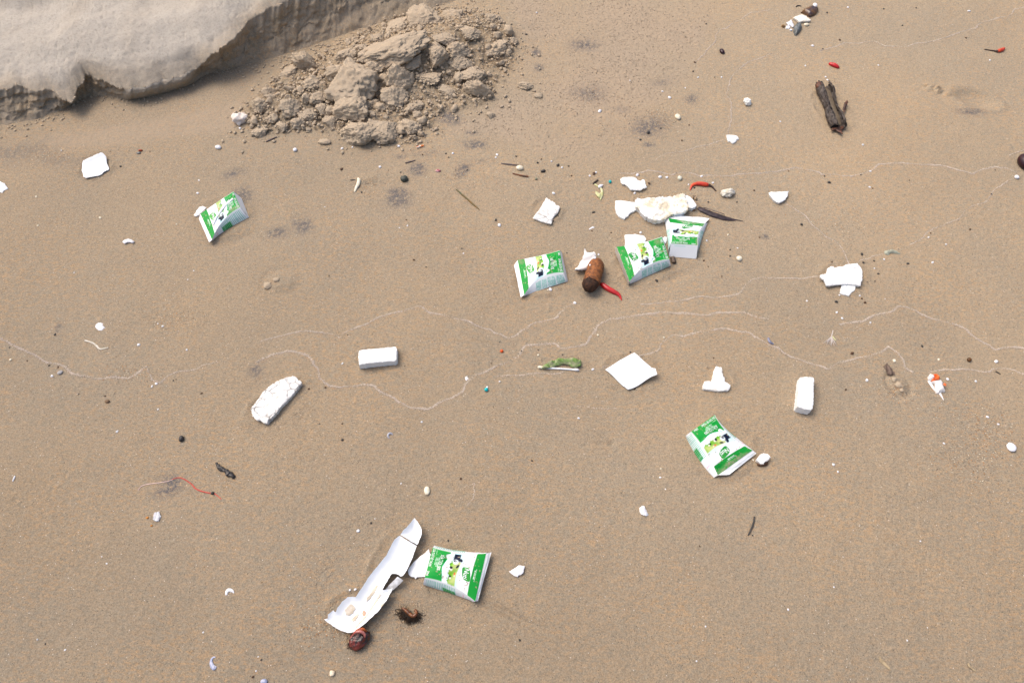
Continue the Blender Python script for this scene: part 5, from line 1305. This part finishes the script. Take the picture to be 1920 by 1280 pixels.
shard("sand_dollar", "small round white sand dollar fragment with a notch, left half", "shell", [(178.5, 608), (182, 605), (188, 604), (192, 605.5), (191.5, 609), (194, 612), (197.5, 613), (193, 615), (191, 618), (185, 618.5), (180, 616), (178, 612)], .003, SHELL, top_extra=lambda x, y, u, v, d: -.0012 * (np.exp(-((u + .1) / .12) ** 2 - ((v) / .12) ** 2) + np.exp(-((u + .1) / .1) ** 2 - ((v - .5) / .1) ** 2) + np.exp(-((u - .35) / .1) ** 2 - ((v + .1) / .1) ** 2)), step=.0014)
tube("shell_stick", "thin white shell stick near the left edge", "shell", [(28, 892), (26, 897), (24, 902)], [1.3, 1.4, 1.0], SHELL, 8, 7)
shard("shell_fragment", "white ribbed shell flake below the red string", "shell", [(286.5, 972), (289, 961), (293, 959.5), (298.8, 959.5), (299.5, 964), (301.5, 968), (298, 974), (296.5, 977), (290, 976)], .0025, SHELL, curl=lambda u, v, d: .0015 + .0012 * math.sin(u * 14), rnd=.0005, rough=.0002, step=.0016)
for lab, a, b, r_ in (("orange crumb right beside the ribbed shell flake", 276, 970, 2.8), ("orange crumb below the ribbed shell flake", 284, 985, 2.2)):
    lump("orange_crumb", lab, "orange crumb", a, b, r_, r_ * .7, simple("ochre", (.45, .18, .03), (.35, .14, .04), 160, .6, .2), 0, .6)
# shells in the lower half
def arc(cx_, cy_, r_, a0, a1, n_=9): return [(cx_ + r_ * math.cos(math.radians(a0 + (a1 - a0) * k / (n_ - 1))), cy_ - r_ * math.sin(math.radians(a0 + (a1 - a0) * k / (n_ - 1)))) for k in range(n_)]
tube("shell_crescent", "small white arched shell, lower left of the torn tray", "shell", [(424.5, 1115), (425, 1109.5), (428, 1106), (432, 1105.5), (436, 1107.5), (438.5, 1111)], [1.6, 3.0, 3.6, 3.0, 2.2, .9], SHELL, 20, 9, .45, .08)
tube("shell_crescent", "bluish C-shaped shell near the bottom edge", "shell", [(404, 1231.5), (400, 1231.5), (396.5, 1236), (396, 1242), (398, 1248), (402, 1252), (404.5, 1248)], [.8, 1.5, 2.2, 3.0, 3.9, 3.6, 1.6], SHELLB, 24, 9, .5, .06)
lump("shell_crescent", "bluish shell cut by the bottom edge", "shell", 495, 1277, 6.5, 4.5, SHELLB, 0, .6)
tube("shell_crescent", "dark blue-grey crescent shell, right half under a pale wash line", "shell", [(1441, 632.5), (1441.5, 637), (1444.5, 641.5), (1450.5, 645)], [1.4, 2.7, 2.9, 1.3], simple("slate_shell", (.13, .14, .20), (.25, .25, .32), 100, .3, .2), 16, 8, .7)
tube("shell_crescent", "small grey ring-shaped shell in the lower middle", "shell", arc(732, 816.5, 4.6, 20, 260), [.9, 1.5, 2.0, 2.3, 2.3, 2.1, 1.8, 1.4, .8], simple("grey_ring", (.20, .21, .26), (.34, .34, .38), 100, .3, .2), 20, 8, .7)
shard("shell_fragment", "white wing-shaped shell half buried in a scour, lower middle right", "shell", [(1199, 953), (1201, 949), (1205.6, 947.7), (1211, 954), (1217, 965), (1212, 967), (1206, 966), (1201.4, 962)], .003, SHELL, curl=lambda u, v, d: .004 * (1 - u * u))
shard("shell_fragment", "angular white shell piece right of the bottom milk pouch", "shell", [(954.3, 1070.3), (962, 1066), (968, 1062), (972.6, 1059.4), (983.8, 1061.2), (982.5, 1068), (980.4, 1074.2), (975, 1078), (970.7, 1081.5), (965, 1079), (959.5, 1076.8)], .003, SHELL, curl=lambda u, v, d: .003 + .002 * u)
shard("shell_fragment", "thin white shell sliver in the left third, left of the straw pouch", "shell", [(230, 453), (233, 450), (240, 448), (246, 449.5), (252, 453), (250, 455), (244, 454.5), (240, 454.5), (236, 456), (233, 457.5)], .003, SHELL, curl=lambda u, v, d: .003)
shard("plastic_chip", "small square lilac-white chip in the middle, left of the turquoise bead", "plastic piece", [(871.5, 706.5), (876, 704.5), (878.5, 709), (874.5, 712)], .002, SHELL)
lump("shell_fragment", "white rounded shell at the lower right edge", "shell", 1896.6, 838, 8, 8.2, SHELL, 0, .5, 3, .15)
shard("shell_chip", "white splinter of shell between the cracked tile and the lone pouch", "shell", [(1104, 429), (1107, 425.5), (1112, 424), (1116, 425.5), (1110, 427.5), (1106, 430)], .0025, SHELL)
lump("shell_fragment", "pink and white tiny shell right of the dark greenish pebble", "shell", 821.3, 320, 5, 3, simple("pink_shell", (.62, .42, .42), (.30, .06, .07), 160, .4, .2), 0, .6)
lump("shell_fragment", "grey shell bit on the wash line at the left", "shell", 112.8, 698, 5, 4, simple("grey_shell", (.34, .33, .33), (.22, .21, .20), 110, .5, .2), 30, .5)
lump("cream_crumb", "cream knobbly crumb at the bottom edge, left of centre", "pebble", 622.7, 1261.7, 5, 4.6, simple("cream_knob", (.66, .54, .38), (.7, .62, .48), 120, .7, .4), 0, .7, 4, .3)
# coloured beads
lump("plastic_bead", "turquoise bead in the upper middle, beside the pale green stalk", "bead", 1144, 340.5, 2.9, 2.9, TEAL, 0, .9, 1, .02)
lump("plastic_bead", "turquoise bead in the middle, left of the cotton bud", "bead", 911.8, 730, 3.7, 3.4, TEAL, 0, .9, 1, .02)
lump("plastic_bead", "orange-red bead in the middle above the wash line", "bead", 940.7, 658, 3.4, 3.0, ORANGE, 0, .8, 1, .02)
lump("plastic_bead", "white bead touching the middle turquoise bead", "bead", 913.5, 725.6, 2.0, 2.0, SHELL, 0, .8, 1, .02)
lump("plastic_bead", "round white bead just below the left part of the sand heap", "bead", 553.2, 281, 3.9, 3.7, SHELL, 0, .8, 1, .03)
lump("plastic_bead", "red-brown bead in the upper left below the bank", "bead", 263.3, 282, 4.2, 2.2, simple("red_brown", (.26, .05, .015), None, rough=.4, bump=0), 0, .8)
lump("pebble", "grey flake touching the red-brown bead", "pebble", 260, 287, 4.4, 2.2, SHELLG, 0, .6)
lump("pill", "white pill-shaped bit just below the lone milk pouch", "bead", 1032, 542.5, 3.6, 2.6, SHELL, -50, .7, 1, .03)
lump("seed", "black torpedo-shaped seed in the upper middle", "seed", 1018.5, 320.6, 5, 2.6, BLACK, 18, .8, 1, .08)
lump("snail_shell", "olive snail shell crumb in the upper middle, right of the reddish stick", "shell", 1005.4, 335, 2.4, 2.4, simple("olive_shell", (.25, .26, .16), (.14, .15, .1), 150, .4, .2), 0, .8)
lump("black_chip", "black pointed chip in the grey smudge right of the heap", "seed", 1215.5, 248.5, 3.4, 2.8, BLACK, 50, .7)

# ---------------------------------------------------------------- many tiny specks
def protos(mat, k, seed, flat):
    r_ = []
    for i in range(k):
        bm = bmesh.new(); bmesh.ops.create_icosphere(bm, subdivisions=2, radius=1); off = Vector((seed + i * 3.3, i, 0))
        for v in bm.verts: v.co = v.co * (1 + .35 * mnoise.noise(v.co * 1.4 + off)); v.co.z *= flat
        me = bpy.data.meshes.new("speck"); bm.to_mesh(me); bm.free(); me.polygons.foreach_set("use_smooth", [True] * len(me.polygons)); me.materials.append(mat); r_.append(me)
    return r_
DK = protos(BLACK, 3, 2, .7) + protos(BROWN, 2, 8, .7); WT = protos(SHELL, 4, 5, .65); TN = protos(CREAM, 2, 15, .65)
LANDMARKS = [("straw pouch", 415, 405), ("lone pouch", 1015, 513), ("torn-seal pouch", 1207, 490), ("end-on pouch", 1290, 445), ("sand-smeared pouch", 1350, 838), ("bottom pouch", 858, 1078), ("stained foam slab", 1245, 388),
             ("rusty brown stub", 1108, 515), ("bright red chilli", 1147, 546), ("stemmed red chilli", 1315, 348), ("cracked foam tile", 1025, 395), ("half-moon foam piece", 1460, 368), ("big cracked foam piece", 1580, 520),
             ("level foam bar", 707, 667), ("upright foam bar", 1511, 737), ("crackled foam wedge", 517, 750), ("T-shaped offcut", 1345, 710), ("square plastic sheet", 1182, 698), ("green husk", 1052, 684), ("torn white tray", 700, 1080),
             ("hairy husk", 767, 1153), ("torn fruit husk", 673, 1198), ("red string", 345, 905), ("black driftwood bit", 423, 882), ("round black stone", 340, 822), ("curled bark", 1558, 205), ("crab claw", 1755, 718), ("brown feather", 1668, 693),
             ("sand dollar", 187, 611), ("coral twig", 180, 648), ("sand heap", 720, 160), ("long olive twig", 877, 374), ("dark greenish pebble", 758, 335), ("curved bowl fragment", 180, 315), ("pinkish coral lump", 450, 222), ("fish-shaped chip", 1375, 259),
             ("knobbly white lump", 1401, 191), ("black mussel shell", 1354, 97), ("upper right cluster", 1500, 40), ("dark seed pod", 1915, 303), ("greenish film scrap", 1673, 473), ("pale green stalk", 1123, 360), ("black splinter", 1345, 404),
             ("orange chilli", 1870, 95), ("cream oval pebble", 974, 315), ("ribbed shell flake", 293, 968), ("bluish crescent shell", 400, 1243), ("white arched shell", 431, 1110), ("wing-shaped shell", 1208, 957), ("angular shell piece", 968, 1070),
             ("black curved twig", 1409, 986), ("slate crescent shell", 1445, 638), ("pale sprig", 1558, 636), ("middle turquoise bead", 912, 730), ("upright cream pebble", 800, 919), ("edge shell", 1896, 838), ("tan leaf scrap", 1660, 1243), ("jagged foam piece", 1188, 343), ("rounded cream pebble", 1386, 484), ("grey ring shell", 732, 816), ("thin shell sliver", 240, 453), ("white tusk shell", 668, 347), ("sand lumps", 508, 530)]
ORD = ["closest", "second closest", "third closest", "fourth closest", "fifth closest", "sixth closest", "seventh closest", "eighth closest", "ninth closest", "tenth closest"]
def speck_labels(items, word):
    key = []
    for q in items:
        n_, lx, ly = min(LANDMARKS, key=lambda m: (m[1] - q[0]) ** 2 + (m[2] - q[1]) ** 2)
        dx, dy = q[0] - lx, q[1] - ly
        w = ("right of" if dx > 0 else "left of") if abs(dx) > abs(dy) else ("below" if dy > 0 else "above")
        key.append((n_, w, math.hypot(dx, dy)))
    out = []
    for k in key:
        same = sorted(x[2] for x in key if x[:2] == k[:2]); i = same.index(k[2])
        out.append(f"{word} {k[1]} the {k[0]}" + (f", {ORD[min(i, 9)]} of several" if len(same) > 2 else f", {'nearer' if i == 0 else 'farther'} of two" if len(same) == 2 else ""))
    return out
def specks(name, items, meshes, label, cat, group):
    rd = random.Random(len(items)); labs = speck_labels(items, label)
    for i, q in enumerate(items):
        px, py = q[:2]; r_ = q[2] if len(q) > 2 else rd.uniform(1.1, 1.9)
        r_ *= .80; s = scale_at(px, py); p = place(px, py, r_ / s * .25)
        o = bpy.data.objects.new(name, meshes[i % len(meshes)]); COL.objects.link(o)
        o.location = tuple(p); e = rd.uniform(1.0, 1.5)
        o.scale = (r_ * e / s, r_ / s, r_ / s); o.rotation_euler = (0, 0, rd.uniform(0, 6.28))
        tag(o, labs[i], cat, group)
specks("dark_speck", [(103, 627, 2.6), (147, 739), (215, 737.5), (197, 742), (378, 737, 2.2), (325, 713), (330, 711), (92, 685, 2), (109, 688), (51, 676), (18, 651), (85, 1206.5, 2), (490, 1236), (474, 1268, 2.4), (491, 1091), (696, 980, 2.4), (840.5, 1012.7, 2.2), (642, 824.5, 2.9), (641.6, 794),
    (864, 897, 2.5), (997.4, 863.4, 2.1), (925, 762), (974.4, 1199.5, 2.4), (579, 729, 2.3), (610, 726, 2.3), (652, 627.5), (937, 641), (978, 658, 1.8), (921, 681), (759, 686), (599, 794), (836, 288, 1.9), (841, 295, 1.8), (792, 290, 1.8), (728, 319.5), (751, 323, 1.8), (854, 319), (876, 319), (659, 394.5), (762, 412, 1.8), (617, 517), (799, 500.5), (866, 465.6),
    (776, 487, 2.2), (640.5, 317, 3.3), (678, 360.5, 2), (929.5, 412.5, 2.6), (1046, 310, 3.4), (1071.6, 329.5, 1.9), (1114, 325.5, 3.5), (1112.6, 397.8, 2.8), (1069, 422), (1046.5, 404.8, 1.7), (1036.5, 414, 2.2), (1110, 433, 1.8), (968, 293, 1.9), (1008, 305, 2.6), (1066, 311.5, 2), (1015, 298.5, 1.7), (1216.7, 343.4, 2.3), (1328, 378.8, 2.2), (1381.5, 379, 2), (1302, 352.5, 2), (1319.6, 488.5, 2.2), (1328, 499.7), (1231, 526, 3), (1369, 468), (1369, 480), (1353.5, 517.8),
    (1303, 117, 2.3), (1299.6, 134, 2.2), (1324, 45, 2), (1340, 145), (1292, 234.5), (1278.7, 263.5, 1.9), (1239, 240.6, 2.2), (1201, 262, 2.6), (987, 65, 2), (1414, 357, 2), (1479, 321), (1546, 330, 2), (1555, 342, 3.2), (1614, 327.6), (1636, 353, 1.8), (1705, 338), (1866, 319), (1859, 364, 1.8), (1503, 421, 3.2), (1424, 445), (1560, 491, 1.8), (1616, 476.5, 2.9), (1639, 489, 2.2), (1619, 492, 2.6), (1745, 437), (1819, 430, 2.2), (1702.6, 494, 2.6), (1640.6, 527), (1626, 529), (1622, 567, 2.9), (1616, 559.6, 2.3), (1568, 565.6, 3.0), (1647, 513, 2.2),
    (1729, 649, 2.5), (1598, 662, 3.2), (1586, 730, 2), (1657, 17, 1.9), (1717.7, 15), (1692, 48, 1.9), (1811, 71, 1.9), (1574.5, 75, 2.3), (1543, 92), (1551, 24, 2.4), (1182, 660, 2), (1338, 671), (1190, 729.5, 1.9), (1009, 655.5, 1.8), (1055, 664.5, 1.8), (1411, 1003), (1312, 1023), (1146, 436), (1063, 474), (226, 312, 2.6), (207, 284), (281, 284), (58, 12), (427, 250), (474, 255, 2.6), (636, 262), (1177, 560), (1140, 514)],
    DK, "tiny dark speck", "speck", "tiny dark specks scattered on the sand")
specks("white_speck", [(712.5, 313, 3.4), (748, 274, 2.8), (849, 287.5, 2.6), (932, 290, 2.5), (929.7, 295.5, 2.2), (936, 422, 4), (749, 427), (764, 423, 1.8), (609, 388), (641.5, 278.5, 2.6), (869, 475), (661, 276, 2.0), (1054, 314, 2.4), (1034, 302.5, 2.2), (1038, 362.2, 3.0), (1105.7, 329.7, 2.4), (1117, 323.5, 2.6), (1195, 328, 3.4), (1237.5, 331.6, 3.8), (1250.5, 332.6, 3.4), (1315.6, 330.6, 2.6), (1336.7, 342.8, 2.6), (1201, 436, 2.8), (1190, 362, 2.6), (1291, 346, 1.8), (1078, 567.7, 3.2), (1325, 451, 2.2), (1383, 465), (1309, 145.4, 2), (1353, 145, 2), (1255.5, 183, 3.2), (1242, 171.5, 2), (1285, 165),
    (1124.6, 208.5, 4), (1006, 24, 2.2), (1181, 151), (1523.6, 86, 3), (1548, 144.5, 2.2), (1551.6, 150, 2), (1510, 123.6, 1.9), (1463, 228, 1.8), (1618, 271.5, 2.5), (1856, 113, 2), (1647, 122.5, 1.8), (1817, 21, 2.6), (1590, 14, 2.2), (1632, 321, 2.4), (1630.7, 350.8, 2.2), (1748.7, 492, 2.6), (1741, 445, 1.8), (1774, 458, 1.8), (1639.6, 503, 1.8), (1569, 585.5, 2.6), (1579, 596.5, 2.6), (1513, 564, 2.2), (1632, 604.6, 2), (1659.6, 560), (1657.6, 486, 2.2), (1612, 554, 1.8), (1574, 553, 1.8), (1625.4, 712.4, 3.4), (1867.8, 677.6, 3.8), (1776.8, 710.7, 3.2), (1829.6, 714.4, 2.8), (1851.5, 781.4, 2.8), (1872, 795, 2.2), (1770, 831, 2.2), (1563, 870.5, 3.2), (1571, 884, 2.4), (1477.7, 1142, 2.4),
    (1701, 1200, 1.9), (1739, 1176), (1563.6, 1100, 2), (1725.6, 1014, 1.7), (1238, 894.6, 2), (1247.7, 916.5), (1323, 1173.6, 1.9), (1306, 1238.7, 1.8), (671.7, 994.8, 3.8), (703, 972), (666.4, 1104.5, 2.8), (656, 1105.5, 2.6), (790.8, 790.5, 2.4), (752, 906), (936.7, 715, 1.9), (1111.6, 692, 2.6), (1085, 783.6, 2.4), (381, 1184.7, 2), (122, 1217.6, 2.2), (70, 1198), (200, 1056, 1.9), (190.6, 1043), (484, 1230.5), (480, 1257, 1.9), (260, 646, 3.4), (293, 719, 3), (285, 724, 2.2), (350, 655.5, 2.2), (296, 767, 1.8), (219.6, 808.6, 2.8), (296, 606.7), (305, 611.5, 2.4), (370.6, 362.2, 2.8), (139, 511), (352, 524), (363, 507.5), (373, 338), (97.5, 704.7, 3), (450, 240.5, 2.4), (35, 18, 3.6), (115, 282), (298, 154, 1.8), (642, 681, 1.9)],
    WT, "tiny white speck", "speck", "tiny white specks scattered on the sand")
specks("tan_speck", [(20, 674, 3), (188, 408.5, 2.8), (67.7, 368.8, 2.4), (71, 423, 2), (1677, 676, 4), (1009, 665.5, 2.4), (1121, 628, 2.4), (1412, 862, 2), (331, 420, 1.8), (1365, 440, 1.9), (1760, 673.5, 2.6), (1027, 543.5, 1.8), (1245, 632.5, 2.2), (1239, 878, 1.9)],
    TN, "tiny cream grain", "speck", "tiny cream grains scattered on the sand")

# ---------------------------------------------------------------- sand grains washed against and onto the litter
gp, gs = [], []
for px, py, rx, ry, n_ in ((1015, 513, 56, 46, 420), (1207, 487, 56, 50, 420), (1290, 450, 46, 44, 300), (1350, 838, 62, 56, 420), (858, 1078, 66, 54, 420), (415, 407, 54, 46, 360), (1245, 390, 64, 30, 300), (1108, 517, 26, 36, 260), (1147, 548, 24, 20, 160), (517, 750, 54, 48, 380),
                           (707, 667, 42, 22, 260), (1511, 737, 22, 38, 240), (1345, 710, 30, 28, 220), (1182, 698, 52, 38, 260), (700, 1085, 96, 112, 900), (767, 1153, 30, 26, 260), (673, 1198, 26, 22, 220), (1558, 206, 36, 54, 320), (1580, 524, 46, 34, 260), (1025, 395, 30, 28, 200), (180, 314, 32, 26, 200), (1755, 722, 22, 30, 160), (1052, 684, 46, 14, 200), (1460, 368, 26, 16, 120), (1345, 404, 46, 16, 160)):
    a = rng.uniform(0, 6.283, n_); k = 1 + rng.normal(0, .14, n_)
    dd_ = FW[:, None] + RT[:, None] * ((px + rx * k * np.cos(a) - 960.0) / F) + UP[:, None] * ((640.0 - py - ry * k * np.sin(a)) / F)
    t_ = -CAM_H / dd_[2]; gp.append(np.stack([dd_[0] * t_, dd_[1] * t_], -1)); gs.append(rng.uniform(.0006, .0017, n_))
gp = np.concatenate(gp); gs = np.concatenate(gs)
gp = np.column_stack([gp, ground_h(gp[:, 0], gp[:, 1]) + .0003])
o = scatter("loose_sand_grains", gp, gs, CLUMP, None, .8)
tag(o, "loose sand grains gathered round the pieces of litter", "sand grains", None, "stuff")
